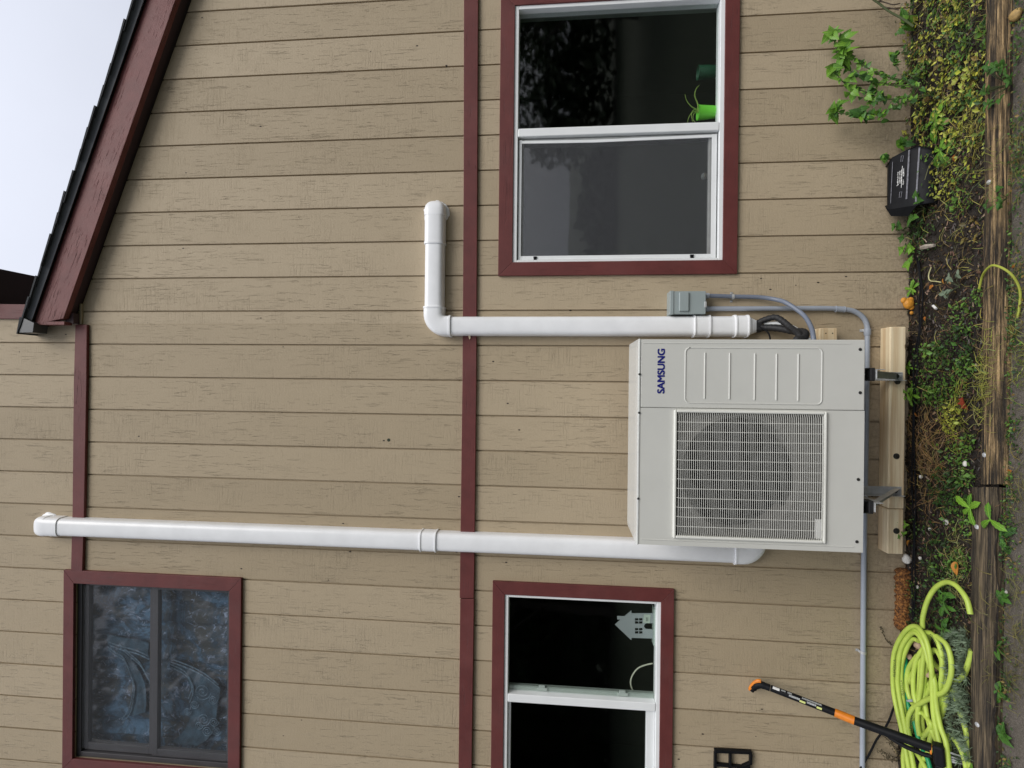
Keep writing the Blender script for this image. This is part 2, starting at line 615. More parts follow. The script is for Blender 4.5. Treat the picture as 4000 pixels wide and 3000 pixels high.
_t.links.new(ramp(_t, _f, [(0.36, (0.020, 0.011, 0.006)), (0.48, (0.16, 0.060, 0.016)), (0.60, (0.46, 0.20, 0.05)), (0.74, (0.58, 0.34, 0.12))]), _b.inputs["Base Color"])
_b.inputs["Roughness"].default_value = 0.85
bump(_t, _b, _f, 0.010)
M_FUNGUS = simple("orange_fungus", (0.62, 0.27, 0.03), 0.55, var=0.25, vscale=60, bmp=0.002, bscale=80)
M_CUP = simple("lime_cup", (0.20, 0.74, 0.05), 0.4)
M_CUP_D = simple("teal_cup", (0.005, 0.075, 0.034), 0.4)
M_GREYCARD = simple("grey_felt", (0.42, 0.44, 0.46), 0.8, var=0.05)
M_CABLE_W = simple("ivory_cable", (0.66, 0.64, 0.52), 0.5)


def soil_material():
    m, t, b = mat_new("wet_soil")
    v = coords(t)
    f = nz(t, v, 35, 6, 0.7)
    f2 = nz(t, v, 5, 4)
    c = ramp(t, f, [(0.30, (0.007, 0.0055, 0.0045)), (0.55, (0.020, 0.015, 0.011)), (0.75, (0.055, 0.038, 0.026))])
    c = mixc(t, math_n(t, 'MULTIPLY', f2, 0.4), c, (0.018, 0.013, 0.010))
    t.links.new(c, b.inputs["Base Color"])
    b.inputs["Roughness"].default_value = 0.6
    bump(t, b, f, 0.012)
    return m


def path_material():
    m, t, b = mat_new("gritty_path")
    v = coords(t)
    f = nz(t, v, 220, 4, 0.8)
    f2 = nz(t, v, 6, 5, 0.6)
    c = ramp(t, f, [(0.30, (0.050, 0.043, 0.036)), (0.52, (0.130, 0.112, 0.092)), (0.72, (0.27, 0.24, 0.20))])
    moss = ramp(t, f2, [(0.52, (0, 0, 0)), (0.68, (1, 1, 1))])
    c = mixc(t, math_n(t, 'MULTIPLY', moss, 0.45), c, (0.055, 0.055, 0.025))
    t.links.new(c, b.inputs["Base Color"])
    b.inputs["Roughness"].default_value = 0.75
    bump(t, b, f, 0.003)
    return m


M_SOIL = soil_material()
M_PATH = path_material()
M_LAWN = simple("lawn_green", (0.022, 0.032, 0.012), 0.9, var=0.4, vscale=6, bmp=0.02, bscale=40)


# ------------------------------------------------------------------ setting: ground
def lump(x, y, s, seed=0.0):
    return noise.noise(Vector((x * s + seed, y * s - seed, seed)))


def soil_z(x, y):
    # small mounds, rising a little to the far left end of the bed by the wall
    base = 0.028 * max(0.0, min(1.0, (-x - 0.9) / 0.6)) * max(0.0, 1 + y / 0.35)
    return base + 0.012 * lump(x, y, 5) + 0.009 * lump(x, y, 16, 3.1) + 0.004 * lump(x, y, 48, 1.7) - 0.004


def grid(name, x0, x1, y0, y1, nx, ny, zf, mat):
    mb = MB()
    vs = [(x0 + (x1 - x0) * i / nx, y0 + (y1 - y0) * j / ny, 0) for j in range(ny + 1) for i in range(nx + 1)]
    vs = [(x, y, zf(x, y)) for x, y, _ in vs]
    fs = [(j * (nx + 1) + i, j * (nx + 1) + i + 1, (j + 1) * (nx + 1) + i + 1, (j + 1) * (nx + 1) + i) for j in range(ny) for i in range(nx)]
    mb.add(vs, fs)
    return build(name, mb, mat, smooth=True, auto=180, kind='structure', loc=(0, 0, 0))


grid("soil_bed", -5.0, 5.0, -0.60, 0.03, 400, 34, soil_z, M_SOIL)
grid("path", -6, 6, -1.75, -0.60, 160, 40, lambda x, y: -0.030 + 0.006 * lump(x, y, 3) + 0.003 * lump(x, y, 20), M_PATH)
mbg = MB().add([(-150, -150, -0.09), (150, -150, -0.09), (150, 150, -0.09), (-150, 150, -0.09)], [(0, 1, 2, 3)])
build("ground", mbg, M_LAWN, kind='structure', loc=(0, 0, -0.09))

# ------------------------------------------------------------------ the house
house = thing("house", "tan wood sided house wall with dark red trim boards and a sloping shingle roof", "house", (0, 0, 0))
W8, GR = 0.2032, 0.0088
XG0 = 2.2454183


def xz(px, py, Y=0.0):
    p = A(px, py, Y)
    return (p.x, p.z)


T = -0.019            # front face of the trim boards
# roof line on the wall (soffit meets siding)
ra, rb_ = xz(748, 0), xz(325, 1179)
SL = (rb_[1] - ra[1]) / (rb_[0] - ra[0])


def roof_wall_z(x):
    return ra[1] + SL * (x - ra[0])


z_band = (xz(1838, 1500)[1])
z_up = (xz(312, 1700)[1])
x_corner = xz(60, 1192, 0)[0]        # right end of the taller part of the wall
x_step = xz(330, 1266, 0)[0]


def rect_px(pts, Y=0.0):
    """mean upright rectangle x0, x1, z0, z1 from pixel corners: (left py, right py), (top px, bottom px) sampled lists"""
    q = [A(a, b, Y) for a, b in pts]
    return q


def med(a):
    return sum(a) / len(a)


class Win:
    pass


def win_rect(top, bottom, left, right, Y):
    """each side: list of pixel points lying on it"""
    o = Win()
    o.z1 = med([A(a, b, Y).z for a, b in top])
    o.z0 = med([A(a, b, Y).z for a, b in bottom])
    o.x0 = med([A(a, b, Y).x for a, b in left])
    o.x1 = med([A(a, b, Y).x for a, b in right])
    return o


# upper window: trim outside / trim inside
uo = win_rect([(251, 2234), (240, 2900)], [(943, 2260), (934, 2950)], [(280, 3032), (880, 3040)], [(260, 2234), (930, 2251)], T)
ui = win_rect([(289, 2290), (280, 2950)], [(896, 2320), (889, 2950)], [(300, 2988), (880, 2992)], [(320, 2281), (880, 2308)], T)
# right window
ro = win_rect([(1954, 316), (1948, 760)], [(2891, 250), (2880, 800)], [(1980, 1077), (2860, 1069)], [(2000, -38), (2800, -72)], T)
ri = win_rect([(2008, 200), (2004, 900)], [(2834, 300), (2823, 900)], [(2030, 1022), (2800, 1017)], [(2012, 13), (2830, -20)], T)
# lower left window
lo_ = win_rect([(1926, 2300), (1916, 2950)], [(2632, 2320), (2628, 2960)], [(1940, 3420), (2600, 3480)], [(1960, 2270), (2600, 2303)], T)
li = win_rect([(1972, 2340), (1964, 2950)], [(2582, 2380), (2577, 2960)], [(1990, 3372), (2560, 3425)], [(1985, 2321), (2570, 2355)], T)
openings = []
for q in (ui, ri, li):
    openings.append((q.x0 - 0.004, q.x1 + 0.004, q.z0 - 0.004, q.z1 + 0.004))


def subtract(r, o):
    x0, x1, z0, z1 = r
    a0, a1, b0, b1 = o
    if a0 >= x1 or a1 <= x0 or b0 >= z1 or b1 <= z0:
        return [r]
    res = []
    if z1 > b1:
        res.append((x0, x1, b1, z1))
    if z0 < b0:
        res.append((x0, x1, z0, b0))
    m0, m1 = max(z0, b0), min(z1, b1)
    if x0 < a0:
        res.append((x0, a0, m0, m1))
    if x1 > a1:
        res.append((a1, x1, m0, m1))
    return res


def cut(rects):
    for o in openings:
        rects = [q for r in rects for q in subtract(r, o)]
    return rects


def clip_roof(poly):
    """keep the part of an (X, Z) polygon below the soffit line"""
    res = []
    n = len(poly)
    for i in range(n):
        p, q = poly[i], poly[(i + 1) % n]
        dp, dq = roof_wall_z(p[0]) - p[1], roof_wall_z(q[0]) - q[1]
        if dp >= 0:
            res.append(p)
        if dp * dq < 0:
            s = dp / (dp - dq)
            res.append((p[0] + (q[0] - p[0]) * s, p[1] + (q[1] - p[1]) * s))
    return res


ZT = 6.6
backing = MB()
sections = []      # (x0, x1, z0, z1, clip)
zl, zmid = z_band, z_up
XA, XB = -4.3, 4.6
for r in cut([(XA, XB, -0.25, zl)]):
    backing.box(r[0], r[1], 0.0112, 0.03, r[2], r[3])
for r in cut([(XA, x_step, zl, ZT), (x_step, x_corner, zl, ZT)]):
    backing.box(r[0], r[1], 0.0112, 0.03, r[2], r[3])
for r in cut([(x_corner, XB, zl, ZT)]):
    pl = clip_roof([(r[0], r[2]), (r[1], r[2]), (r[1], r[3]), (r[0], r[3])])
    if len(pl) > 2:
        backing.prism(pl, 0.0112, 0.03)
wall = build("wall", backing, M_SIDING, house)

for k in range(-11, 32):
    x1 = XG0 - W8 * k - GR / 2
    x0 = XG0 - W8 * (k + 1) + GR / 2
    jit = 0.0007 * (((k * 7919) % 13) / 6.5 - 1)
    def plank(polys, y0):
        for pl in polys:
            build("siding_plank", MB().prism(pl, y0, 0.0125), M_SIDING, wall, bevel=0.0012 if len(polys) == 1 else 0.0, seg=1)

    def rc(r):
        return [(r[0], r[2]), (r[1], r[2]), (r[1], r[3]), (r[0], r[3])]
    # below the band
    plank([rc(r) for r in cut([(x0, x1, -0.06, zl - 0.012)])], jit)
    # between the band and the upper trim (or the roof)
    xm = (x0 + x1) / 2
    if xm < x_step:
        plank([rc(r) for r in cut([(x0, min(x1, x_step), zl - 0.010, zmid - 0.003)])], -jit)
        if x1 > x_step:
            plank([q for q in [clip_roof(rc((x_step, x1, zl - 0.010, ZT)))] if len(q) > 2], -jit)
    else:
        pls = [clip_roof(rc(r)) for r in cut([(x0, x1, zl - 0.010, ZT)])]
        plank([q for q in pls if len(q) > 2], -jit)
    # above the upper trim, on the taller part; its boards do not line up with those below
    dx = 0.008
    if x0 + dx < x_corner:
        plank([rc(r) for r in cut([(x0 + dx, min(x1 + dx, x_corner), zmid - 0.001, ZT)])], -0.0015 + jit)


def strip(name, top, bot, y0, y1, mat, parent, bevel=0.002, label=None):
    """board whose upper and lower edges follow pixel polylines; ends upright"""
    mb = MB()
    tp = [xz(a, b, y0) for a, b in top]
    bp = [xz(a, b, y0) for a, b in bot]
    n = len(tp)
    vs = [(x, y0, z) for x, z in tp] + [(x, y0, z) for x, z in bp] + [(x, y1, z) for x, z in tp] + [(x, y1, z) for x, z in bp]
    fs = []
    for i in range(n - 1):
        fs += [(i, i + 1, n + i + 1, n + i), (2 * n + i, 3 * n + i, 3 * n + i + 1, 2 * n + i + 1),
               (i, 2 * n + i, 2 * n + i + 1, i + 1), (n + i, n + i + 1, 3 * n + i + 1, 3 * n + i)]
    fs += [(0, n, 3 * n, 2 * n), (n - 1, 3 * n - 1, 4 * n - 1, 2 * n - 1)]
    mb.add(vs, fs)
    return build(name, mb, mat, parent, bevel=bevel, label=label)


strip("band_board", [(1820, -1400), (1814, -160), (1812, 0), (1810.6, 750), (1806, 1500), (1796.6, 2250), (1795.6, 2337)],
      [(1873, -1400), (1869, -160), (1867.5, 0), (1864, 750), (1860, 1500), (1852, 2250), (1850.5, 2337)], T, 0.0, M_RED_H, house)
strip("band_board", [(1797.5, 2340), (1791, 3000), (1786, 3500), (1777, 4400)], [(1851.5, 2340), (1842, 3000), (1837, 3500), (1828, 4400)], T - 0.0015, 0.0, M_RED_H, house)
strip("upper_trim_board", [(294, 1268), (287.5, 1500), (282.5, 2000), (276.5, 2231)], [(339, 1268), (337, 1500), (328, 2000), (321, 2231)], T, 0.0, M_RED_H, house)


def frame_boards(o, i, y0, y1, mat_h, mat_v, parent, name="trim_board"):
    """four mitred boards between an outer and an inner rectangle"""
    g = 0.0008
    quads = [([(o.x0, o.z1), (i.x0, i.z1), (i.x1, i.z1), (o.x1, o.z1)], mat_h),
             ([(o.x0, o.z0), (o.x1, o.z0), (i.x1, i.z0), (i.x0, i.z0)], mat_h),
             ([(o.x0 , o.z0 + g), (i.x0, i.z0 + g), (i.x0, i.z1 - g), (o.x0, o.z1 - g)], mat_v),
             ([(o.x1, o.z0 + g), (o.x1, o.z1 - g), (i.x1, i.z1 - g), (i.x1, i.z0 + g)], mat_v)]
    for q, m in quads:
        build(name, MB().prism(q, y0, y1), m, parent, bevel=0.0015)


def frame_bars(x0, x1, z0, z1, wl, wr, wb, wt, y0, y1, mb=None):
    """a rectangular frame as four butted bars in one mesh"""
    mb = mb or MB()
    mb.box(x0, x1, y0, y1, z1 - wt, z1)
    mb.box(x0, x1, y0, y1, z0, z0 + wb)
    mb.box(x0, x0 + wl, y0, y1, z0 + wb, z1 - wt)
    mb.box(x1 - wr, x1, y0, y1, z0 + wb, z1 - wt)
    return mb


def pane(x0, x1, z0, z1, y, mat, parent, name="pane", th=0.004):
    return build(name, MB().box(x0, x1, y, y + th, z0, z1), mat, parent)


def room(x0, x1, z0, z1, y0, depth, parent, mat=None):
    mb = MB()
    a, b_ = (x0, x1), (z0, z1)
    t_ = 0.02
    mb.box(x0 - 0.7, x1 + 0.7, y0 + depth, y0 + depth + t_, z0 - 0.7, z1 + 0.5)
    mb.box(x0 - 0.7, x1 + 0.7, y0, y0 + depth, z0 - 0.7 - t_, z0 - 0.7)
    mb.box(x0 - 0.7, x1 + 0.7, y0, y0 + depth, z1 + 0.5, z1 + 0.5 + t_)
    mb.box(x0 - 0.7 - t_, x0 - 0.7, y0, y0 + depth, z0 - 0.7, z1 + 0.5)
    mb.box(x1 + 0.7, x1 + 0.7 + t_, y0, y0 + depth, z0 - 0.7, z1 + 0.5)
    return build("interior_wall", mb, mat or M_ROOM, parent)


# --- upper window (bronze, two panes one above the other)
wu = build("window", frame_bars(ui.x0 - 0.003, ui.x1 + 0.003, ui.z0 - 0.003, ui.z1 + 0.003, 0.030, 0.014, 0.012, 0.030, 0.012, 0.075), M_BRONZE, house, bevel=0.002)
frame_boards(uo, ui, T, 0.0, M_RED_H, M_RED_V, wu)
zm = A(604, 2650, 0.03).z
xl, xr = ui.x0 + 0.030, ui.x1 - 0.014
zt_, zb_ = ui.z1 - 0.030, ui.z0 + 0.012
build("sash", frame_bars(xl, xr, zm + 0.002, zt_, 0.045, 0.014, 0.032, 0.028, 0.030, 0.062), M_BRONZE, wu, bevel=0.002)
build("sash", frame_bars(xl, xr, zb_, zm + 0.006, 0.045, 0.014, 0.022, 0.034, 0.020, 0.052), M_BRONZE, wu, bevel=0.002)
pane(xl + 0.045, xr - 0.014, zm + 0.034, zt_ - 0.028, 0.046, M_GLASS_B, wu)
pane(xl + 0.045, xr - 0.014, zb_ + 0.022, zm - 0.028, 0.036, M_GLASS_B, wu)
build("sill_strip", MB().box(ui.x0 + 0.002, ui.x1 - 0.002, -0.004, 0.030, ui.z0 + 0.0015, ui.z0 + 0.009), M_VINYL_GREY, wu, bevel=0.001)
def mesh_sheet(x0, x1, z0, z1, y, mat, parent):
    return build("bug_screen", MB().add([(x0, y, z0), (x1, y, z0), (x1, y, z1), (x0, y, z1)], [(0, 1, 2, 3)]), mat, parent)


mesh_sheet(xl + 0.02, xr - 0.006, zb_ + 0.004, zt_ - 0.004, 0.0138, M_SCREEN_THIN, wu)
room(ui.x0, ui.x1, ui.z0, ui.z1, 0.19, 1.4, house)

# --- right window (white slider, fixed half and screened half)
wr_ = build("window", frame_bars(ri.x0 - 0.002, ri.x1 + 0.002, ri.z0 - 0.002, ri.z1 + 0.002, 0.016, 0.022, 0.026, 0.026, -0.010, 0.070), M_VINYL, house, bevel=0.003)
frame_boards(ro, ri, T, 0.0, M_RED_H, M_RED_V, wr_)
fx0, fx1, fz0, fz1 = ri.x0 + 0.014, ri.x1 - 0.02, ri.z0 + 0.024, ri.z1 - 0.024
xm0, xm1 = med([A(2100, 536, 0).x, A(2700, 515, 0).x]), med([A(2100, 502, 0).x, A(2700, 484, 0).x])
build("mullion", MB().box(xm0, xm1, -0.012, 0.055, fz0 + 0.001, fz1 - 0.001), M_VINYL, wr_, bevel=0.004)
pane(xm1 - 0.003, fx1 + 0.003, fz0 - 0.003, fz1 + 0.003, 0.030, M_GLASS, wr_)
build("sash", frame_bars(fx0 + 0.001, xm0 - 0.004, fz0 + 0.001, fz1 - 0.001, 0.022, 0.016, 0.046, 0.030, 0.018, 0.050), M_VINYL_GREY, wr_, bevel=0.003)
pane(fx0 + 0.020, xm0 - 0.016, fz0 + 0.044, fz1 - 0.028, 0.034, M_GLASS_D, wr_)
# the screen frame bows away from the mullion
sf = MB()
sf.box(fx0 + 0.004, xm0 - 0.012, 0.006, 0.014, fz1 - 0.022, fz1 - 0.006)
sf.box(fx0 + 0.004, xm0 - 0.012, 0.006, 0.014, fz0 + 0.008, fz0 + 0.034)
sf.box(fx0 + 0.004, fx0 + 0.026, 0.006, 0.014, fz0 + 0.034, fz1 - 0.022)
sf.prism([(xm0 - 0.030, fz0 + 0.034), (xm0 - 0.014, fz0 + 0.034), (xm0 - 0.022, (fz0 + fz1) / 2 + 0.12), (xm0 - 0.038, (fz0 + fz1) / 2 + 0.12)], 0.006, 0.014)
sf.prism([(xm0 - 0.038, (fz0 + fz1) / 2 + 0.1201), (xm0 - 0.022, (fz0 + fz1) / 2 + 0.1201), (xm0 - 0.016, fz1 - 0.022), (xm0 - 0.032, fz1 - 0.022)], 0.006, 0.014)
build("screen_frame", sf, M_VINYL, wr_, bevel=0.001)
mesh_sheet(fx0 + 0.024, xm0 - 0.022, fz0 + 0.030, fz1 - 0.020, 0.0100, M_SCREEN, wr_)
for zz in (A(2090, 1005, 0).z, A(2703, 1003, 0).z):
    build("screen_clip", MB().prism([(fx0 - 0.004, zz - 0.007), (fx0 + 0.022, zz - 0.010), (fx0 + 0.022, zz + 0.010), (fx0 - 0.004, zz + 0.007)], 0.000, 0.006), M_BLACK, wr_)
room(ri.x0, ri.x1, ri.z0, ri.z1, 0.09, 2.2, house)

# --- lower left window
wl_ = build("window", frame_bars(li.x0 - 0.002, li.x1 + 0.002, li.z0 - 0.002, li.z1 + 0.002, 0.022, 0.018, 0.024, 0.024, -0.010, 0.070), M_VINYL, house, bevel=0.003)
frame_boards(lo_, li, T, 0.0, M_RED_H, M_RED_V, wl_)
gx0, gx1, gz0, gz1 = li.x0 + 0.020, li.x1 - 0.016, li.z0 + 0.022, li.z1 - 0.022
ym0, ym1 = med([A(2050, 2741, 0).x, A(2520, 2773, 0).x]), med([A(2050, 2711, 0).x, A(2520, 2739, 0).x])
build("mullion", MB().box(ym0, ym1, -0.012, 0.055, gz0 + 0.001, gz1 - 0.001), M_VINYL, wl_, bevel=0.004)
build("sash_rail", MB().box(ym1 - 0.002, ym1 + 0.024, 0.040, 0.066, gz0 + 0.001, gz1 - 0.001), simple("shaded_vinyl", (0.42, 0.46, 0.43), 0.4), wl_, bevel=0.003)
pane(ym1 - 0.003, gx1 + 0.003, gz0 - 0.003, gz1 + 0.003, 0.028, M_GLASS, wl_)
build("sash", frame_bars(gx0 + 0.001, ym0 - 0.002, gz0 + 0.001, gz1 - 0.001, 0.02, 0.004, 0.046, 0.016, 0.010, 0.050), M_VINYL, wl_, bevel=0.003)
pane(gx0 + 0.018, ym0 - 0.003, gz0 + 0.044, gz1 - 0.014, 0.032, M_GLASS, wl_)
for pxx in (2118, 2432):
    zz = A(pxx, 2700, 0.04).z
    lt = MB().box(ym1 + 0.004, ym1 + 0.022, 0.030, 0.042, zz - 0.030, zz + 0.030).box(ym1 + 0.018, ym1 + 0.036, 0.030, 0.040, zz - 0.016, zz + 0.020)
    build("latch", lt, simple("latch_grey", (0.45, 0.50, 0.47), 0.4), wl_, bevel=0.002)
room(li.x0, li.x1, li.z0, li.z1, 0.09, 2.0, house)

# --- roof: barge board, soffit, drip edge, shingles, deck
FY = -0.09
roof = MB()
ft0, ft1 = A(572, 0, FY), A(129, 1268, FY)
fb0, fb1 = A(685, 0, FY), A(246, 1252, FY)
dirv = (ft1 - ft0).normalized()
M_RED_WORN = red_material('worn_red_rake_paint', (1, 0, 0), 1.0, (0.168, 0.050, 0.047), math.atan2(dirv.z, dirv.x))
ext = -2.0                                     # beyond the right edge of the picture
up_n = Vector((dirv.z, 0, -dirv.x))            # in-plane normal
if up_n.z < 0:
    up_n = -up_n
ft0e, fb0e = ft0 + dirv * ext, fb0 + dirv * ext


def slab(p0, p1, n0, n1, y0, y1):
    """bar along the rake between p0 and p1, spanning n0..n1 along the roof normal"""
    a, b, c, d = p0 + up_n * n0, p1 + up_n * n0, p1 + up_n * n1, p0 + up_n * n1
    poly = [(a.x, a.z), (b.x, b.z), (c.x, c.z), (d.x, d.z)]
    ar = sum(poly[i][0] * poly[(i + 1) % 4][1] - poly[(i + 1) % 4][0] * poly[i][1] for i in range(4))
    if ar < 0:
        poly.reverse()
    return MB().prism(poly, y0, y1)


deck = slab(ft0e, ft1, -0.012, 0.010, -0.085, 3.5)
roof = build("roof", deck, M_SOFFIT, house)
poly = [(fb0e.x, fb0e.z), (ft0e.x, ft0e.z), (ft1.x, ft1.z), (fb1.x + 0.012, fb1.z - 0.002)]
ar = sum(poly[i][0] * poly[(i + 1) % 4][1] - poly[(i + 1) % 4][0] * poly[i][1] for i in range(4))
if ar < 0:
    poly.reverse()
build("barge_board", MB().prism(poly, FY, FY + 0.036), M_RED_WORN, roof, bevel=0.002)
e0 = A(246, 1252, FY)
ret = MB().prism(sorted_poly := [xz(130, 1268, FY - 0.002), xz(250, 1268, FY - 0.002), xz(251, 1256, FY - 0.002), xz(137, 1256, FY - 0.002)], FY - 0.002, FY + 0.05)
build("barge_end", ret, M_RED_WORN, roof)
# soffit strip between the barge board and the wall, a little above the board's lower edge
s0, s1 = fb0e + up_n * 0.012, fb1 + up_n * 0.012
sm = MB()
sm.add([(s0.x, FY + 0.036, s0.z), (s1.x, FY + 0.036, s1.z), (s1.x, 0.012, s1.z), (s0.x, 0.012, s0.z),
        (s0.x, FY + 0.036, s0.z + 0.012), (s1.x, FY + 0.036, s1.z + 0.012), (s1.x, 0.012, s1.z + 0.012), (s0.x, 0.012, s0.z + 0.012)],
       [(0, 1, 2, 3), (7, 6, 5, 4), (0, 4, 5, 1), (1, 5, 6, 2), (2, 6, 7, 3), (3, 7, 4, 0)])
build("soffit", sm, M_SOFFIT, roof)
# block closing the top end of the soffit
bl = [A(252, 1262, FY + 0.037), A(316, 1267, 0)]
build("soffit_end", MB().box(fb1.x - 0.012, fb1.x + 0.05, FY + 0.0365, 0.011, xz(317, 1262)[1], fb1.z + 0.02), M_SOFFIT, roof)
build("corner_strip", MB().prism([xz(325, 1187), xz(325, 1266), xz(317, 1266), xz(317, 1187)], -0.012, 0.0), M_SIDING, roof, bevel=0.001)
# drip edge: a metal strip that flares out at its foot
g0, g1 = ft0e, ft1 + dirv * 0.035
dv = []
prof = [(-0.004, FY - 0.020), (0.000, FY - 0.014), (0.008, FY - 0.006), (0.030, FY - 0.010), (0.046, FY - 0.022)]
for p in (g0, g1):
    for nn, yy in prof:
        q = p + up_n * nn
        dv.append((q.x, yy, q.z))
    for nn, yy in reversed(prof):
        q = p + up_n * nn
        dv.append((q.x, yy + 0.004, q.z))
n = 2 * len(prof)
df = [(i, (i + 1) % n, n + (i + 1) % n, n + i) for i in range(n)] + [tuple(range(n - 1, -1, -1)), tuple(range(n, 2 * n))]
build("drip_edge", MB().add(dv, df), M_DRIP, roof, smooth=True, auto=50)
# shingle courses: each a slab tipped up at its lower end, its ends making the stepped silhouette
oo0 = A(529, 0, FY - 0.03)
total = (ft1 - ft0e).length + 0.06
course = 0.135
nsh = int(total / course) + 1
for i in range(nsh):
    d0 = i * course
    d1 = min(d0 + course * 1.5, total + 0.02)
    jy = rng.uniform(-0.006, 0.006)
    a0 = ft0e + dirv * d0
    a1 = ft0e + dirv * d1
    lift = 0.013 + rng.uniform(-0.003, 0.004)
    p = [a0 + up_n * (0.047 + lift - 0.012), a1 + up_n * 0.040, a1 + up_n * 0.047, a0 + up_n * (0.047 + lift)]
    poly = [(q.x, q.z) for q in p]
    ar = sum(poly[k][0] * poly[(k + 1) % 4][1] - poly[(k + 1) % 4][0] * poly[k][1] for k in range(4))
    if ar < 0:
        poly.reverse()
    build("shingle", MB().prism(poly, FY - 0.030 + jy, 3.4), M_SHINGLE, roof)
# dark end of the drip edge hanging at the top of the rake
q0 = A(75, 1298, FY - 0.03)
endp = [xz(72, 1300, FY - 0.03), xz(128, 1299, FY - 0.03), xz(133, 1262, FY - 0.03), xz(88, 1240, FY - 0.03)]
build("drip_edge_end", MB().prism(endp, FY - 0.03, FY + 0.06), M_DRIP, roof, bevel=0.002)

# taller part: corner board, eave soffit above it
strip("corner_board", [(-140, 1186), (110, 1189)], [(-140, 1243), (110, 1246)], T, 0.0, M_RED_V, house)
zs = A(-60, 1190, 0).z
dd = _ray(0, 1050)
xo = (CAM + dd * ((zs - CAM.z) / dd.z)).x
build("eave", MB().box(x_corner - 0.02, xo, -0.10, 3.0, zs, zs + 0.18), M_SOFFIT, house, bevel=0.003)
build("side_wall", MB().box(x_corner - 0.02, x_corner, 0.031, 3.4, 3.0, zs - 0.002), M_SIDING, house)

# ------------------------------------------------------------------ outdoor heat pump unit
UX0, UX1, UY0, UY1 = -0.746, 0.2085, -0.53, -0.20
UZ0 = 0.503
UZ1 = A(2500, 1720, UY0).z
unit = thing("heat_pump_unit", "large off-white outdoor heat pump with a square fan grille, hung on the tan wall", "heat pump", ((UX0 + UX1) / 2, (UY0 + UY1) / 2, UZ0))
xs = med([A(2520, 1587, UY0).x, A(3360, 1609.5, UY0).x])
G0x, G1x = med([A(2640, 2094, UY0).x, A(3210, 2127, UY0).x]), med([A(2650, 1597, UY0).x, A(3215, 1612, UY0).x])
G1z, G0z = A(2630, 1850, UY0).z, A(3225, 1860, UY0).z
# front panel as bars round the fan opening
fp = MB()
yb = UY0 + 0.035
fp.box(UX0, G0x, UY0, yb, UZ0, UZ1)
fp.box(G1x, xs - 0.0008, UY0, yb, UZ0, UZ1)
fp.box(G0x, G1x, UY0, yb, G1z, UZ1)
fp.box(G0x, G1x, UY0, yb, UZ0, G0z)
fpo = build("front_panel", fp, M_UNIT, unit)
sv = build("service_panel", MB().box(xs + 0.0008, UX1, UY0, yb, UZ0, UZ1), M_UNIT, unit, bevel=0.004, seg=2)
cab = MB()
cab.box(UX0, UX0 + 0.004, yb, UY1, UZ0, UZ1)
cab.box(UX1 - 0.004, UX1, yb, UY1, UZ0, UZ1)
cab.box(UX0 + 0.004, UX1 - 0.004, UY1 - 0.006, UY1, UZ0, UZ1)
cab.box(UX0 + 0.004, UX1 - 0.004, yb, UY1 - 0.006, UZ0, UZ0 + 0.004)
build("cabinet", cab, M_UNIT, unit, bevel=0.001, seg=1)
# lid: bevelled cap with a lip
lid = MB()
lz = UZ1
c_ = 0.03
lid.add([(UX0 - 0.002, UY0 - 0.003, lz + 0.0005), (UX1 + 0.002, UY0 - 0.003, lz + 0.0005), (UX1 + 0.002, UY1 + 0.004, lz + 0.0005), (UX0 - 0.002, UY1 + 0.004, lz + 0.0005),
         (UX0 - 0.002, UY0 - 0.003, lz + 0.012), (UX1 + 0.002, UY0 - 0.003, lz + 0.012), (UX1 + 0.002, UY1 + 0.004, lz + 0.010), (UX0 - 0.002, UY1 + 0.004, lz + 0.010),
         (UX0 + c_, UY0 + 0.05, lz + 0.015), (UX1 - c_, UY0 + 0.05, lz + 0.015), (UX1 - c_, UY1 - 0.02, lz + 0.015), (UX0 + c_, UY1 - 0.02, lz + 0.015)],
        [(3, 2, 1, 0), (0, 1, 5, 4), (1, 2, 6, 5), (2, 3, 7, 6), (3, 0, 4, 7), (4, 5, 9, 8), (5, 6, 10, 9), (6, 7, 11, 10), (7, 4, 8, 11), (8, 9, 10, 11)])
M_LID, _t, _b = mat_new("wet_enamel_lid")
_v = coords(_t)
_vo = node(_t, "ShaderNodeTexVoronoi")
_vo.inputs["Scale"].default_value = 55
_t.links.new(_v, _vo.inputs["Vector"])
_b.inputs["Base Color"].default_value = (0.66, 0.67, 0.64, 1)
_b.inputs["Roughness"].default_value = 0.22
bump(_t, _b, ramp(_t, _vo.outputs["Distance"], [(0.15, (1, 1, 1)), (0.45, (0, 0, 0))]), 0.0015, 0.5)
lido = build("lid", lid, M_LID, unit, bevel=0.004)


def U(px, py, dy=0.0):
    return A(px, py, UY0 + dy)


# pressed rectangle and ribs on the service panel: raised beads
def round_rect(x0, x1, z0, z1, r, y, n=6):
    pts = []
    for cx, cz, a0 in ((x1 - r, z1 - r, 0), (x0 + r, z1 - r, 90), (x0 + r, z0 + r, 180), (x1 - r, z0 + r, 270)):
        for k in range(n + 1):
            a = RAD(a0 + 90 * k / n)
            pts.append(Vector((cx + r * math.cos(a), y, cz + r * math.sin(a))))
    return pts + [pts[0], pts[1]]


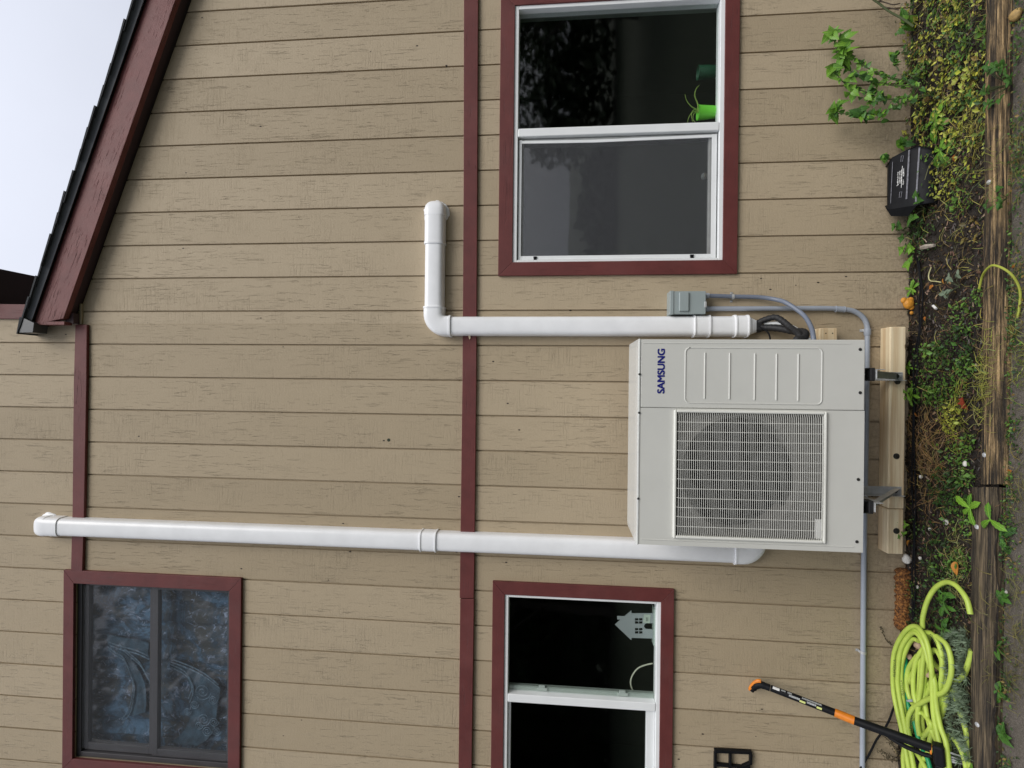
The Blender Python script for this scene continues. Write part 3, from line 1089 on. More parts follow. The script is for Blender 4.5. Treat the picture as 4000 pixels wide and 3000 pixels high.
ex1, ex0 = med([U(2700, 1356).x, U(3190, 1362).x]), med([U(2700, 1571).x, U(3190, 1583).x])
ez1, ez0 = U(2677, 1460).z, U(3211, 1470).z
bead = MB()
bead.tube(round_rect(ex0, ex1, ez0, ez1, 0.022, UY0 + 0.0015), 0.0045, 6, False)
build("pressed_border", bead, M_UNIT, sv, smooth=True, auto=80)
for pxx, a, b_ in ((2754, 1378, 1557), (2851, 1379, 1559), (2949, 1381, 1562), (3034, 1382, 1563), (3119, 1383, 1566)):
    p0, p1 = U(pxx, a, 0.001), U(pxx, b_, 0.001)
    p1.z = p0.z
    build("pressed_rib", MB().tube([p0, p0 * 0.5 + p1 * 0.5, p1], 0.0046, 8), M_UNIT, sv, smooth=True, auto=60)
for (a, b_), (c, d) in (((2512, 1340), (3323, 1351)), ((2505, 2106), (3334, 2149))):
    p0, p1 = U(a, b_, 0.0015), U(c, d, 0.0015)
    p1.x = p0.x
    build("edge_bead", MB().tube([p0, (p0 + p1) / 2, p1], 0.0035, 8), M_UNIT, fpo if b_ > 1600 else sv, smooth=True, auto=60)
for a, b_ in ((3360, 1365), (3360, 1534), (3352.6, 1873), (3347, 2116)):
    build("screw", MB().disc_lathe(U(a, b_), (0, -1, 0), [(0, 0.0075), (0.0025, 0.0065), (0.003, 0.003), (0.001, 0.0028)], 12), M_SCREWHEAD, sv if b_ < 1600 else fpo, smooth=True)
for a, b_ in ((2490, 1462), (2488, 1612), (2483.7, 1947)):
    q = U(a, b_)
    build("screw", MB().disc_lathe(Vector((q.x, UY0 - 0.003, UZ1 + 0.006)), (0, -1, 0), [(0, 0.0055), (0.0025, 0.0048), (0.003, 0.003)], 12), M_SCREWHEAD, lido, smooth=True)
# grille
gr = MB()
gw = 0.012
GY = UY0 - 0.012
gr.box(G0x, G1x, GY, UY0 + 0.01, G1z - gw, G1z)
gr.box(G0x, G1x, GY, UY0 + 0.01, G0z, G0z + gw)
gr.box(G0x, G0x + gw, GY, UY0 + 0.01, G0z + gw, G1z - gw)
gr.box(G1x - gw, G1x, GY, UY0 + 0.01, G0z + gw, G1z - gw)
gro = build("grille", gr, M_GRILLE, unit, bevel=0.004)
wires = MB()
nh = 69
for i in range(1, nh):
    z = G0z + gw + (G1z - G0z - 2 * gw) * i / nh
    pts = [(G0x + 0.006, UY0 - 0.002, z), (G0x + 0.03, UY0 - 0.012, z), ((G0x + G1x) / 2, UY0 - 0.016, z), (G1x - 0.03, UY0 - 0.012, z), (G1x - 0.006, UY0 - 0.002, z)]
    wires.tube(pts, 0.00098, 5, False)
for i in range(1, 13):
    x = G0x + gw + (G1x - G0x - 2 * gw) * i / 13
    yy = UY0 - 0.0105 - 0.004 * (1 - abs(2 * i / 13 - 1))
    wires.tube([(x, UY0 + 0.0, G0z + 0.006), (x, yy, G0z + 0.03), (x, yy, G1z - 0.03), (x, UY0 + 0.0, G1z - 0.006)], 0.0012, 5, False)
build("grille_wires", wires, M_GRILLE, gro, smooth=True, kind='stuff')
# plate with the round fan mouth, ring, fan
fc = U(2900, 1858)
fcx, fcz = (G0x + G1x) / 2, fc.z
FR = 0.268
pl = MB()
vs, fs = [], []
nn = 64
for k in range(nn):
    a = 2 * math.pi * k / nn
    ca, sa = math.cos(a), math.sin(a)
    hx, hz = (G1x - G0x) / 2, (G1z - G0z) / 2
    s_ = min(hx / max(abs(ca), 1e-6), hz / max(abs(sa), 1e-6))
    vs.append((fcx + ca * s_, UY0 + 0.030, (G0z + G1z) / 2 + sa * s_))
    vs.append((fcx + ca * FR, UY0 + 0.030, fcz + sa * FR))
    vs.append((fcx + ca * (FR - 0.008), UY0 + 0.045, fcz + sa * (FR - 0.008)))
    vs.append((fcx + ca * (FR - 0.008), UY0 + 0.16, fcz + sa * (FR - 0.008)))
for k in range(nn):
    a, b_ = 4 * k, 4 * ((k + 1) % nn)
    fs += [(a, b_, b_ + 1, a + 1), (a + 1, b_ + 1, b_ + 2, a + 2), (a + 2, b_ + 2, b_ + 3, a + 3)]
pl.add(vs, fs)
build("fan_shroud", pl, M_PLATE, unit, smooth=True)
build("coil_back", MB().box(G0x - 0.05, G1x + 0.05, UY0 + 0.20, UY0 + 0.21, G0z - 0.05, G1z + 0.05), M_FAN, unit)
fan = build("fan", MB().disc_lathe((fcx, UY0 + 0.06, fcz), (0, 1, 0), [(0, 0.03), (0.004, 0.055), (0.05, 0.06), (0.06, 0.0)], 28), M_FAN, unit, smooth=True)
for b_ in range(3):
    bl = MB()
    a0 = b_ * 2.0944 + 0.5
    vs, fs = [], []
    for i in range(6):
        rr = 0.055 + (FR - 0.02 - 0.055) * i / 5
        for j in range(7):
            a = a0 + (j / 6 - 0.5) * (1.1 + 0.35 * i / 5) + 0.12 * i / 5
            vs.append((fcx + rr * math.cos(a), UY0 + 0.065 + 0.05 * j / 6, fcz + rr * math.sin(a)))
    for i in range(5):
        for j in range(6):
            fs.append((i * 7 + j, i * 7 + j + 1, (i + 1) * 7 + j + 1, (i + 1) * 7 + j))
    bl.add(vs, fs)
    build("blade", bl, M_FAN, fan, smooth=True)
q0, q1 = A(3187, 2105, UY0 + 0.02), A(3214, 2030, UY0 + 0.02)
build("sticker", MB().box(q0.x, q1.x, UY0 + 0.018, UY0 + 0.0285, q1.z, q0.z), M_WHITE_INK, unit)
# lettering on the service panel


def text(name, body, at, width, height, mat, parent, rot=(math.pi / 2, 0, 0), bold=0.0, depth=0.0004):
    cu = bpy.data.curves.new(name, 'FONT')
    cu.body = body
    cu.size = 1.0
    cu.align_x = 'CENTER'
    cu.align_y = 'CENTER'
    o = bpy.data.objects.new(name, cu)
    COL.objects.link(o)
    bpy.context.view_layer.update()
    dx, dy = max(o.dimensions.x, 1e-3), max(o.dimensions.y, 1e-3)
    dg = bpy.context.evaluated_depsgraph_get()
    me = bpy.data.meshes.new_from_object(o.evaluated_get(dg))
    bpy.data.objects.remove(o)
    v = np.array([q.co[:] for q in me.vertices])
    mid = (v.min(0) + v.max(0)) / 2
    sc_ = np.array([width / (v[:, 0].max() - v[:, 0].min()), height / (v[:, 1].max() - v[:, 1].min()), 1.0])
    v = (v - mid) * sc_
    if bold:
        # heavier strokes: copies a hair apart, each a little prouder
        nv = len(v)
        fl = [tuple(p.vertices) for p in me.polygons]
        vv_, ff_ = [], []
        for q_, (ox_, oy_) in enumerate(((0, 0), (1, 0), (-1, 0), (0, 1), (0, -1), (1, 1), (-1, -1), (1, -1), (-1, 1))):
            ff_ += [tuple(i + q_ * nv for i in f) for f in fl]
            vv_.append(v * (1 - 2 * bold * np.array([height / width, 1, 0])) + np.array([ox_ * bold * height, oy_ * bold * height * 0.6, q_ * 0.00006]))
        v = np.concatenate(vv_)
        me = bpy.data.meshes.new(name)
        me.from_pydata(v.tolist(), [], ff_)
    R3 = np.array(Euler(rot).to_matrix())
    v = v @ R3.T
    for k, q in enumerate(me.vertices):
        q.co = v[k]
    me.materials.clear()
    me.materials.append(mat)
    me.update()
    o = bpy.data.objects.new(name, me)
    COL.objects.link(o)
    o.parent = parent
    o.location = Vector(at) - root_loc(parent)
    return o


ta, tb = U(2581, 1537), U(2581, 1362)
text("lettering", "SAMSUNG", ((ta.x + tb.x) / 2, UY0 - 0.0012, ta.z), tb.x - ta.x, U(2566, 1450).z - U(2596, 1450).z, M_BLUE_INK, sv, bold=0.045)

# ------------------------------------------------------------------ ledgers and brackets
LY = -0.089
lz1, lz0 = A(3475, 1500, LY).z, A(3538, 1500, LY).z
lx0, lx1 = A(3500, 2165, LY).x, A(3500, 1276, LY).x
led = thing("ledger_board", "fresh pine timber ledger bolted to the wall just above the soil under the heat pump", "timber", ((lx0 + lx1) / 2, LY / 2, lz0))
xc = A(3500, 1988, LY).x
lm = MB().box(xc + 0.0012, lx1, LY, -0.001, lz0, lz1)
build("board", lm, M_LEDGER, led, bevel=0.006)
build("board", MB().box(lx0, xc - 0.0012, LY, -0.001, lz0 + 0.001, lz1 + 0.001), M_LEDGER, led, bevel=0.006)
for a, b_ in ((3501, 1782), (3501, 2074), (3505, 1490)):
    q = A(a, b_, LY)
    build("lag_bolt", MB().disc_lathe((q.x, LY, q.z), (0, -1, 0), [(0, 0.0155), (0.003, 0.0155), (0.0035, 0.010), (0.009, 0.009), (0.0095, 0.004)], 14), M_SCREWHEAD, led, smooth=True)
bz1, bz0 = A(3202, 1305, LY).z, A(3272, 1305, LY).z
bx1 = A(3240, 1281, LY).x
blk = build("upper_ledger_board", MB().box(-0.70, bx1, LY, -0.001, bz0, bz1), M_LEDGER, bevel=0.006, label="short fresh pine block with two nail holes poking out behind the heat pump", cat="timber")
for a in (3226, 3252):
    q = A(a, 1302, LY)
    build("nail_hole", MB().disc_lathe((q.x, LY - 0.0003, q.z), (0, -1, 0), [(0, 0.0035), (0.0004, 0.0034)], 10), M_INK, blk)


def bracket(xb, label):
    """wall bracket: upright angle, level arm under the unit, flat brace, rubber-topped foot"""
    r = thing("wall_bracket", label, "bracket", (xb, LY, lz0 + 0.01), "steel brackets holding the heat pump")
    up = MB()
    up.box(xb - 0.020, xb + 0.022, LY - 0.0035, LY - 0.0005, lz0 + 0.016, 0.86)
    up.box(xb - 0.0235, xb - 0.0202, LY - 0.034, LY - 0.0005, lz0 + 0.016, 0.86)
    build("upright", up, M_STEEL, r, bevel=0.001, seg=1)
    za = 0.448
    arm = MB()
    arm.box(xb - 0.020, xb + 0.020, -0.52, LY - 0.004, za - 0.003, za)
    arm.box(xb + 0.0202, xb + 0.0235, -0.52, LY - 0.004, za - 0.036, za)
    build("arm", arm, M_STEEL, r, bevel=0.001, seg=1)
    # brace from the foot of the upright to the end of the arm
    p0, p1 = Vector((xb, LY - 0.012, lz0 + 0.052)), Vector((xb, -0.47, za - 0.010))
    dr = (p1 - p0).normalized()
    sd_ = Vector((0.016, 0, 0))
    nr = dr.cross(Vector((1, 0, 0))).normalized()
    br = MB()
    vs = []
    for p in (p0, p1):
        for s1_, s2_ in ((-1, 0), (1, 0), (1, 0.003), (-1, 0.003)):
            vs.append(p + sd_ * s1_ + nr * s2_)
    br.add(vs, [(0, 1, 2, 3), (7, 6, 5, 4), (0, 4, 5, 1), (1, 5, 6, 2), (2, 6, 7, 3), (3, 7, 4, 0)])
    vs = []
    for p in (p0, p1):
        for s1_, s2_ in ((0.85, 0), (1, 0), (1, -0.022), (0.85, -0.022)):
            vs.append(p + sd_ * s1_ + nr * s2_)
    br.add(vs, [(0, 1, 2, 3), (7, 6, 5, 4), (0, 4, 5, 1), (1, 5, 6, 2), (2, 6, 7, 3), (3, 7, 4, 0)])
    build("brace", br, M_STEEL, r)
    q = Vector((xb, LY - 0.0035, lz0 + 0.05))
    build("bolt", MB().disc_lathe(q, (0, -1, 0), [(0, 0.014), (0.003, 0.014), (0.0035, 0.009), (0.009, 0.008), (0.0095, 0.003)], 14), M_SCREWHEAD, r, smooth=True)
    for yy in (-0.49, -0.27):
        ft = MB()
        ft.box(xb - 0.030, xb + 0.030, yy - 0.022, yy + 0.022, za + 0.0005, za + 0.022)
        build("rubber_pad", ft, M_RUBBER, r, bevel=0.004)
        bk = MB()
        bk.box(xb - 0.028, xb + 0.028, yy + 0.012, yy + 0.015, za + 0.0225, 0.5025)
        bk.box(xb - 0.028, xb - 0.0255, yy - 0.018, yy + 0.0118, za + 0.0225, 0.5025)
        bk.box(xb + 0.0255, xb + 0.028, yy - 0.018, yy + 0.0118, za + 0.0225, 0.5025)
        build("foot", bk, simple("glossy_black_foot", (0.03, 0.032, 0.036), 0.2), r, bevel=0.001, seg=1)
        build("nut", MB().disc_lathe((xb, yy + 0.0115, za + 0.040), (0, -1, 0), [(0, 0.011), (0.006, 0.011), (0.0065, 0.006), (0.012, 0.006)], 6), M_STEEL, r)
    return r


bracket(A(3500, 1917, LY).x, "steel wall bracket with long flat brace under the fan end of the heat pump")
bracket(A(3500, 1470, LY).x, "steel wall bracket with rubber foot under the lettered end of the heat pump")


# ------------------------------------------------------------------ white lineset ducts
def duct_profile(w, d, n=14):
    """(across, out) outline of a rounded cover channel, flat against the wall"""
    pts = [(-w / 2, 0.0), (-w / 2, d * 0.25)]
    for k in range(1, n):
        a = math.pi - math.pi * k / n
        ca, sa = math.cos(a), math.sin(a)
        e = 0.54
        pts.append((w / 2 * math.copysign(abs(ca) ** e, ca), d * 0.25 + d * 0.75 * abs(sa) ** e))
    pts += [(w / 2, d * 0.25), (w / 2, 0.0)]
    return pts


def sweep(mb, path, w, d, y_wall=-0.0015, scale=None):
    """sweep the channel along an (X, Z) path in the wall plane; path items (x, z, tx, tz)"""
    pr = duct_profile(w, d)
    n = len(pr)
    vs, fs = [], []
    for i, (x, z, tx, tz) in enumerate(path):
        l = math.hypot(tx, tz)
        ax, az = tz / l, -tx / l
        s_ = scale[i] if scale else (1, 1)
        for u, o in pr:
            vs.append((x + ax * u * s_[0], y_wall - o * s_[1], z + az * u * s_[0]))
    for i in range(len(path) - 1):
        for k in range(n):
            k2 = (k + 1) % n
            fs.append((i * n + k, (i + 1) * n + k, (i + 1) * n + k2, i * n + k2))
    fs.append(tuple(range(n)))
    fs.append(tuple((len(path) - 1) * n + k for k in range(n - 1, -1, -1)))
    mb.add(vs, fs)
    return mb


def line(x0, z0, x1, z1, m=2):
    return [(x0 + (x1 - x0) * k / (m - 1), z0 + (z1 - z0) * k / (m - 1), x1 - x0, z1 - z0) for k in range(m)]


def arc(cx, cz, r, a0, a1, m=12):
    o = []
    for k in range(m + 1):
        a = RAD(a0 + (a1 - a0) * k / m)
        s_ = 1 if a1 > a0 else -1
        o.append((cx + r * math.cos(a), cz + r * math.sin(a), -math.sin(a) * s_, math.cos(a) * s_))
    return o


DW, DD = 0.109, 0.072
DE = -0.03
# right duct
rx = med([A(1900, 1275, DE).x, A(2650, 1274, DE).x])
rz = med([A(1698, 900, DE).z, A(1699, 1150, DE).z])
xw = A(1698, 812, DE).x
dr_ = thing("lineset_duct", "white plastic line cover elbowing from a wall cap down past the grey box", "duct", (rx, -0.03, A(2955, 1272, DE).z), "white line covers on the wall")
zc1, zc2 = A(1755, 1275, DE).z, A(2708, 1274, DE).z
zend = A(2870, 1272, DE).z
xe = A(1698, 1212, DE).x
rad = 0.070
build("channel", sweep(MB(), line(xw - 0.06, rz, xe, rz, 6), DW, DD), M_DUCT, dr_, smooth=True)
el = sweep(MB(), line(xe + 0.012, rz, rx + rad, rz) + arc(rx + rad, rz - rad, rad, 90, 180) + line(rx, rz - rad, rx, zc1 - 0.01), DW + 0.010, DD + 0.006)
build("elbow", el, M_DUCT, dr_, smooth=True)
for p in (line(xe + 0.018, rz, xe + 0.009, rz), line(rx, zc1 - 0.002, rx, zc1 - 0.013)):
    build("rim", sweep(MB(), p, DW + 0.016, DD + 0.009), M_DUCT, dr_, smooth=True)
build("channel", sweep(MB(), line(rx, zc1, rx, zend, 10), DW, DD), M_DUCT, dr_, smooth=True)
zk0, zk1 = A(2708, 1274, DE).z, A(2763, 1274, DE).z


def coupling(x, z0, z1, parent):
    cp = build("coupling", sweep(MB(), line(x, z0, x, z1), DW + 0.008, DD + 0.004), M_DUCT, parent, smooth=True)
    for zz in (z0, z1 - 0.004):
        build("rim", sweep(MB(), line(x, zz + 0.003, x, zz - 0.004), DW + 0.015, DD + 0.008), M_DUCT, cp, smooth=True)
    for sx in (-1, 1):
        build("screw", MB().disc_lathe((x + sx * (DW / 2 - 0.006), -0.062, (z0 + z1) / 2), (sx * 0.7, -0.7, 0), [(-0.004, 0.004), (0.002, 0.004)], 8), M_SCREWHEAD, cp)


coupling(rx, zk0, zk1, dr_)
ze1, ze2, ze3 = A(2870, 1272, DE).z, A(2912, 1272, DE).z, A(2954, 1272, DE).z
coupling(rx, ze1 + 0.004, ze2, dr_)
cone = MB()
path, scl = [], []
for k in range(11):
    t_ = k / 10
    path.append((rx, ze2 + (ze3 - ze2) * t_, 0, -1))
    s_ = 1.03 - 0.44 * t_ + (0.03 if k % 2 == 0 else 0.0)
    scl.append((s_, s_))
sweep(cone, path, DW, DD, scale=scl)
build("reducer", cone, M_DUCT, dr_, smooth=True, auto=20)
build("end_collar", sweep(MB(), line(rx, ze3 + 0.004, rx, ze3 - 0.024), 0.064, 0.048), M_RUBBER, dr_, smooth=True)


def wall_cap(cx, cz, direction, parent):
    """rounded elbow where the cover turns into the wall, with a ragged bead of sealant round it"""
    dx, dz = direction
    path, scl = [], []
    m = 12
    rr = DD + 0.004
    for k in range(m + 1):
        a = (math.pi / 2) * k / m
        path.append((cx + dx * (0.09 * math.sin(a) - 0.02), cz + dz * (0.09 * math.sin(a) - 0.02), dx, dz))
        scl.append((max(0.22, math.sqrt(max(0.0, 1.04 - 1.0 * math.sin(a) ** 4))), max(0.03, math.cos(a) ** 0.5)))
    cap = sweep(MB(), path, DW + 0.012, rr, scale=scl)
    build("wall_cap", cap, M_DUCT, parent, smooth=True, auto=50)
    s = MB()
    n = 40
    vs, fs = [], []
    c0 = Vector((cx + dx * 0.006, 0, cz + dz * 0.006))
    for k in range(n):
        a = 2 * math.pi * k / n
        r1 = 0.076 + 0.006 * noise.noise(Vector((math.cos(a) * 2.5, math.sin(a) * 2.5, cx * 7))) + 0.004 * rng.uniform(-1, 1)
        for rr_, yy in ((0.03, -0.010), (r1 - 0.006, -0.010), (r1, -0.001)):
            vs.append((c0.x + rr_ * math.cos(a), yy, c0.z + rr_ * math.sin(a)))
    for k in range(n):
        a, b_ = 3 * k, 3 * ((k + 1) % n)
        fs += [(a, b_, b_ + 1, a + 1), (a + 1, b_ + 1, b_ + 2, a + 2)]
    s.add(vs, fs)
    build("sealant_bead", s, M_DUCT, parent, smooth=True, auto=60)


wall_cap(xw - 0.03, rz, (1, 0), dr_)
build("rim", sweep(MB(), line(A(1698, 948, DE).x, rz, A(1698, 957, DE).x, rz), DW + 0.012, DD + 0.006), M_DUCT, dr_, smooth=True)
build("sleeve", sweep(MB(), line(xw - 0.05, rz, A(1698, 952, DE).x, rz), DW + 0.007, DD + 0.003), M_DUCT, dr_, smooth=True)

# left duct
lx = med([A(600, 2077, DE).x, A(1000, 2087.5, DE).x, A(1800, 2113, DE).x, A(2300, 2128, DE).x])
zt0 = A(240, 2067, DE).z
dl = thing("lineset_duct", "tall white plastic line cover rising from behind the heat pump past both red trim boards", "duct", (lx, -0.03, A(2985, 2150, DE).z), "white line covers on the wall")
zb0 = A(2872, 2150, DE).z
ZR = -0.0015 - 0.019
build("channel", sweep(MB(), line(lx, zt0, lx, zb0, 12), DW, DD, y_wall=-0.0015), M_DUCT, dl, smooth=True)
coupling(lx, A(1648, 2108, DE).z, A(1703, 2110, DE).z, dl)
el = sweep(MB(), line(lx, zb0 + 0.01, lx, zb0 - 0.03) + arc(lx + rad, zb0 - 0.03, rad, 180, 270) + line(lx + rad, zb0 - 0.03 - rad, lx + rad + 0.2, zb0 - 0.03 - rad), DW + 0.010, DD + 0.006)
build("elbow", el, M_DUCT, dl, smooth=True)
build("rim", sweep(MB(), line(lx, zb0 + 0.012, lx, zb0 + 0.004), DW + 0.016, DD + 0.009), M_DUCT, dl, smooth=True)
build("sleeve", sweep(MB(), line(lx, zt0 - 0.008, lx, zt0 + 0.09), DW + 0.009, DD + 0.005), M_DUCT, dl, smooth=True)
wall_cap(lx, zt0 + 0.105, (0, 1), dl)

# ------------------------------------------------------------------ disconnect box, conduits, line set
DY = -0.085
d0, d1 = A(2757, 1228, DY), A(2617, 1136, DY)
dbox = thing("disconnect_box", "small grey-green metal electrical disconnect box beside the white duct", "electrical box", ((d0.x + d1.x) / 2, DY / 2, d0.z))
build("body", MB().box(d0.x + 0.003, d1.x - 0.003, DY + 0.012, -0.001, d0.z + 0.002, d1.z - 0.004), M_BOX, dbox, bevel=0.003)
zl_ = A(2632, 1180, DY).z
build("cover", MB().box(d0.x + 0.002, d1.x - 0.002, DY, DY + 0.0115, d0.z, zl_ - 0.001), M_BOX, dbox, bevel=0.003)
build("rain_hood", MB().box(d0.x, d1.x, DY - 0.004, -0.001, zl_, d1.z), M_BOX, dbox, bevel=0.003)
eb0, eb1 = A(2690, 1217, DY), A(2652, 1142, DY)
build("pressed_knob", MB().box(eb0.x, eb1.x, DY - 0.010, DY + 0.001, eb0.z, eb1.z), M_BOX, dbox, bevel=0.009, seg=4)
q = A(2754, 1190, DY)
build("hasp", MB().box(q.x - 0.016, q.x + 0.016, DY - 0.006, DY - 0.0005, q.z - 0.008, q.z + 0.004), M_STEEL, dbox, bevel=0.002)

CY = -0.022
con_pts = [A(2755, 1206, CY), A(3000, 1206.5, CY), A(3230, 1207, CY), A(3310, 1210, CY), A(3345, 1220, CY), A(3371, 1240, CY), A(3384, 1262, CY), A(3389, 1285, CY)]
x_con = con_pts[0].x
for k in (1, 2):
    con_pts[k].x = x_con
c1 = smooth_path(con_pts, 6)
zc = [A(3388, 1330, CY), A(3386, 1500, CY), A(3380, 1850, CY), A(3374, 2200, CY), A(3371.5, 2550, CY), A(3369, 2990, CY), A(3364, 3500, CY), A(3356, 4200, CY)]
cond = thing("rigid_conduit", "pale grey rigid conduit bending under the heat pump and running level along the wall", "conduit", (x_con, CY, zc[0].z))
build("pipe", MB().tube(c1 + zc, 0.0135, 14), M_CONDUIT, cond, smooth=True)
for a, b_ in (((3264, 1207), (3298, 1209)),):
    p, q = A(*a, CY), A(*b_, CY)
    build("socket", MB().tube([p, p + (q - p) * 0.04, p + (q - p) * 0.05, p + (q - p) * 0.95, p + (q - p) * 0.96, q], [0.018, 0.018, 0.0165, 0.0165, 0.018, 0.018], 14), M_CONDUIT, cond, smooth=True)
p, q = A(3388.6, 1284, CY), A(3388, 1312, CY)
build("socket", MB().tube([p, p + (q - p) * 0.8, q], [0.0175, 0.0175, 0.014], 14), M_CONDUIT, cond, smooth=True)
p, q = A(2755, 1206, CY), A(2768, 1206, CY)
build("connector", MB().tube([p, q], [0.016, 0.016], 14), M_CONDUIT, cond, smooth=True)


def strap(c, across, parent, w=0.028, rr=0.016):
    """two-hole pipe strap: half ring with ears; across = unit vector over the pipe"""
    ac = Vector(across).normalized()
    al = Vector((0, -1, 0)).cross(ac)
    mb = MB()
    prof = [(-w, 0.001), (-rr - 0.001, 0.001)] + [(-rr * math.cos(RAD(a)), 0.022 + rr * math.sin(RAD(a)) - 0.002) for a in range(0, 181, 20)] + [(rr + 0.001, 0.001), (w, 0.001)]
    vs, fs = [], []
    for u, o in prof:
        for s_, ex in ((-1, 0), (1, 0), (1, 0.002), (-1, 0.002)):
            vs.append(Vector((c[0], 0, c[2])) + ac * u + al * (0.007 * s_) + Vector((0, -(o + ex), 0)))
    m = len(prof)
    for i in range(m - 1):
        for k in range(4):
            k2 = (k + 1) % 4
            fs.append((4 * i + k, 4 * i + k2, 4 * (i + 1) + k2, 4 * (i + 1) + k))
    mb.add(vs, fs)
    s = build("strap", mb, M_STEEL, parent, smooth=True)
    for sgn in (-1, 1):
        cc = Vector((c[0], -0.003, c[2])) + ac * (w - 0.006) * sgn
        build("screw", MB().disc_lathe(cc, (0, -1, 0), [(0, 0.0055), (0.003, 0.0045)], 8), M_STEEL, s)


strap(A(3388, 1290, CY), (0, 0, 1), cond)
strap(A(3371.5, 2548, CY), (0.1, 0, 1), cond)
strap(A(3377, 1955, CY), (0, 0, 1), cond)

wp = [A(2755, 1155, -0.03), A(2860, 1158, -0.024), A(2965, 1161, -0.03), A(3030, 1170, -0.06), A(3073, 1184, -0.11), A(3137, 1229, -0.18), A(3167, 1275, -0.25), A(3177, 1315, -0.30)]
wp.append(Vector((0.18, -0.31, wp[-1].z)))
whip = thing("flexible_conduit", "blue-grey flexible conduit arching from the electrical box into the heat pump side", "conduit", (wp[1].x, -0.03, wp[-1].z))
sp = smooth_path(wp, 12)
rs = [0.0115 + (0.0006 if k % 2 else 0.0) for k in range(len(sp))]
build("hose", MB().tube(sp, rs, 12), M_WHIP, whip, smooth=True)
p, q = A(2755, 1155, -0.03), A(2769, 1155.5, -0.03)
build("connector", MB().tube([p, q], 0.0155, 12), M_CONDUIT, whip, smooth=True)
strap(A(2862, 1159, -0.024), (1, 0, 0), whip)

ls = thing("insulated_lines", "black insulated refrigerant lines coming out of the white reducer into the heat pump", "pipes", (rx, -0.06, A(3150, 1300, -0.2).z))
a_ = [A(2960, 1262, -0.03), A(2990, 1248, -0.05), A(3030, 1240, -0.09), A(3062, 1258, -0.13), A(3088, 1280, -0.17), A(3110, 1296, -0.22), A(3125, 1318, -0.27)]
a_.append(Vector((0.17, -0.29, a_[-1].z)))
sp = smooth_path(a_, 8)
build("line", MB().tube(sp, [0.0165 + 0.0012 * math.sin(k * 1.9) for k in range(len(sp))], 12), M_RUBBER, ls, smooth=True)
a_ = [A(2960, 1283, -0.03), A(3000, 1280, -0.05), A(3050, 1284, -0.09), A(3100, 1294, -0.15), A(3135, 1296, -0.21), A(3147, 1306, -0.25), A(3136, 1322, -0.28), A(3110, 1330, -0.29)]
a_.append(Vector((0.17, -0.29, a_[-1].z)))
sp = smooth_path(a_, 8)
build("line", MB().tube(sp, [0.0185 + 0.0012 * math.sin(k * 2.1) for k in range(len(sp))], 12), M_RUBBER, ls, smooth=True)
a_ = [A(2965, 1276, -0.045), A(2990, 1290, -0.08), A(3003, 1303, -0.12), A(3009, 1325, -0.16)]
build("wire", MB().tube(smooth_path(a_, 6), 0.0045, 8), M_BLACK, ls, smooth=True)
a_ = [A(2985, 1264, -0.03), A(3040, 1262, -0.07), A(3085, 1272, -0.12), A(3115, 1288, -0.18), A(3150, 1314, -0.24), A(3162, 1328, -0.27)]
build("drain_tube", MB().tube(smooth_path(a_, 6), 0.009, 10), M_VINYL, ls, smooth=True)

# hole drilled in the siding, wood chip under the elbow
hp = A(1518, 1719, -0.002)
build("drill_hole", MB().disc_lathe((hp.x, -0.0012, hp.z), (0, -1, 0), [(0, 0.0095), (0.0006, 0.0095), (0.0007, 0.0)], 14), M_INK, wall)
wc = A(1834, 1318, T)
build("wood_chip", MB().prism([(wc.x - 0.012, wc.z), (wc.x - 0.004, wc.z - 0.007), (wc.x + 0.012, wc.z - 0.006), (wc.x + 0.012, wc.z + 0.007)], T - 0.006, T - 0.0005), M_LEDGER,
      label="small splintered pine wedge under the white duct on the red band board", cat="wedge")

#@@PART2@@
# ------------------------------------------------------------------ things seen in and behind the windows
def cz(ox, oy, x, y, s=2.212):
    """pixel of the photograph from a place in an enlarged crop whose corner is (ox, oy)"""
    return ox + x / s, oy + y / s


# lace curtain behind the upper window
cv = MB()
cy0 = 0.12
nx, nzs = 60, 2
for i in range(nx + 1):
    x = ui.x0 + 0.01 + (ui.x1 - ui.x0 - 0.02) * i / nx
    y = cy0 + 0.012 * math.sin(i * 0.9) + 0.006 * math.sin(i * 2.3)
    cv.v += [(x, y, ui.z0 - 0.1), (x, y, ui.z1 + 0.05)]
cv.f = [(2 * i, 2 * i + 2, 2 * i + 3, 2 * i + 1) for i in range(nx)]
M_LACE, _t, _b = mat_new("blue_lace")
_v = coords(_t)
_n1 = nz(_t, _v, 3.6, 6, 0.7, 1.6)
_n2 = nz(_t, _v, 13.0, 6, 0.75, 2.0)
_c = ramp(_t, _n1, [(0.40, (0.085, 0.09, 0.082)), (0.50, (0.045, 0.085, 0.125)), (0.60, (0.11, 0.23, 0.36))])
_c = mixc(_t, ramp(_t, _n2, [(0.56, (0, 0, 0)), (0.66, (1, 1, 1))]), _c, (0.42, 0.52, 0.70))
_t.links.new(_c, _b.inputs["Base Color"])
_b.inputs["Roughness"].default_value = 0.8
cur = build("lace_curtain", cv, M_LACE, smooth=True, label="blue lace curtain with swirling trim behind the dark upper window", cat="curtain", auto=180)
M_LACE_LINE = simple("pale_lace_thread", (0.20, 0.31, 0.40), 0.7, var=0.5, vscale=60)
sw = MB()
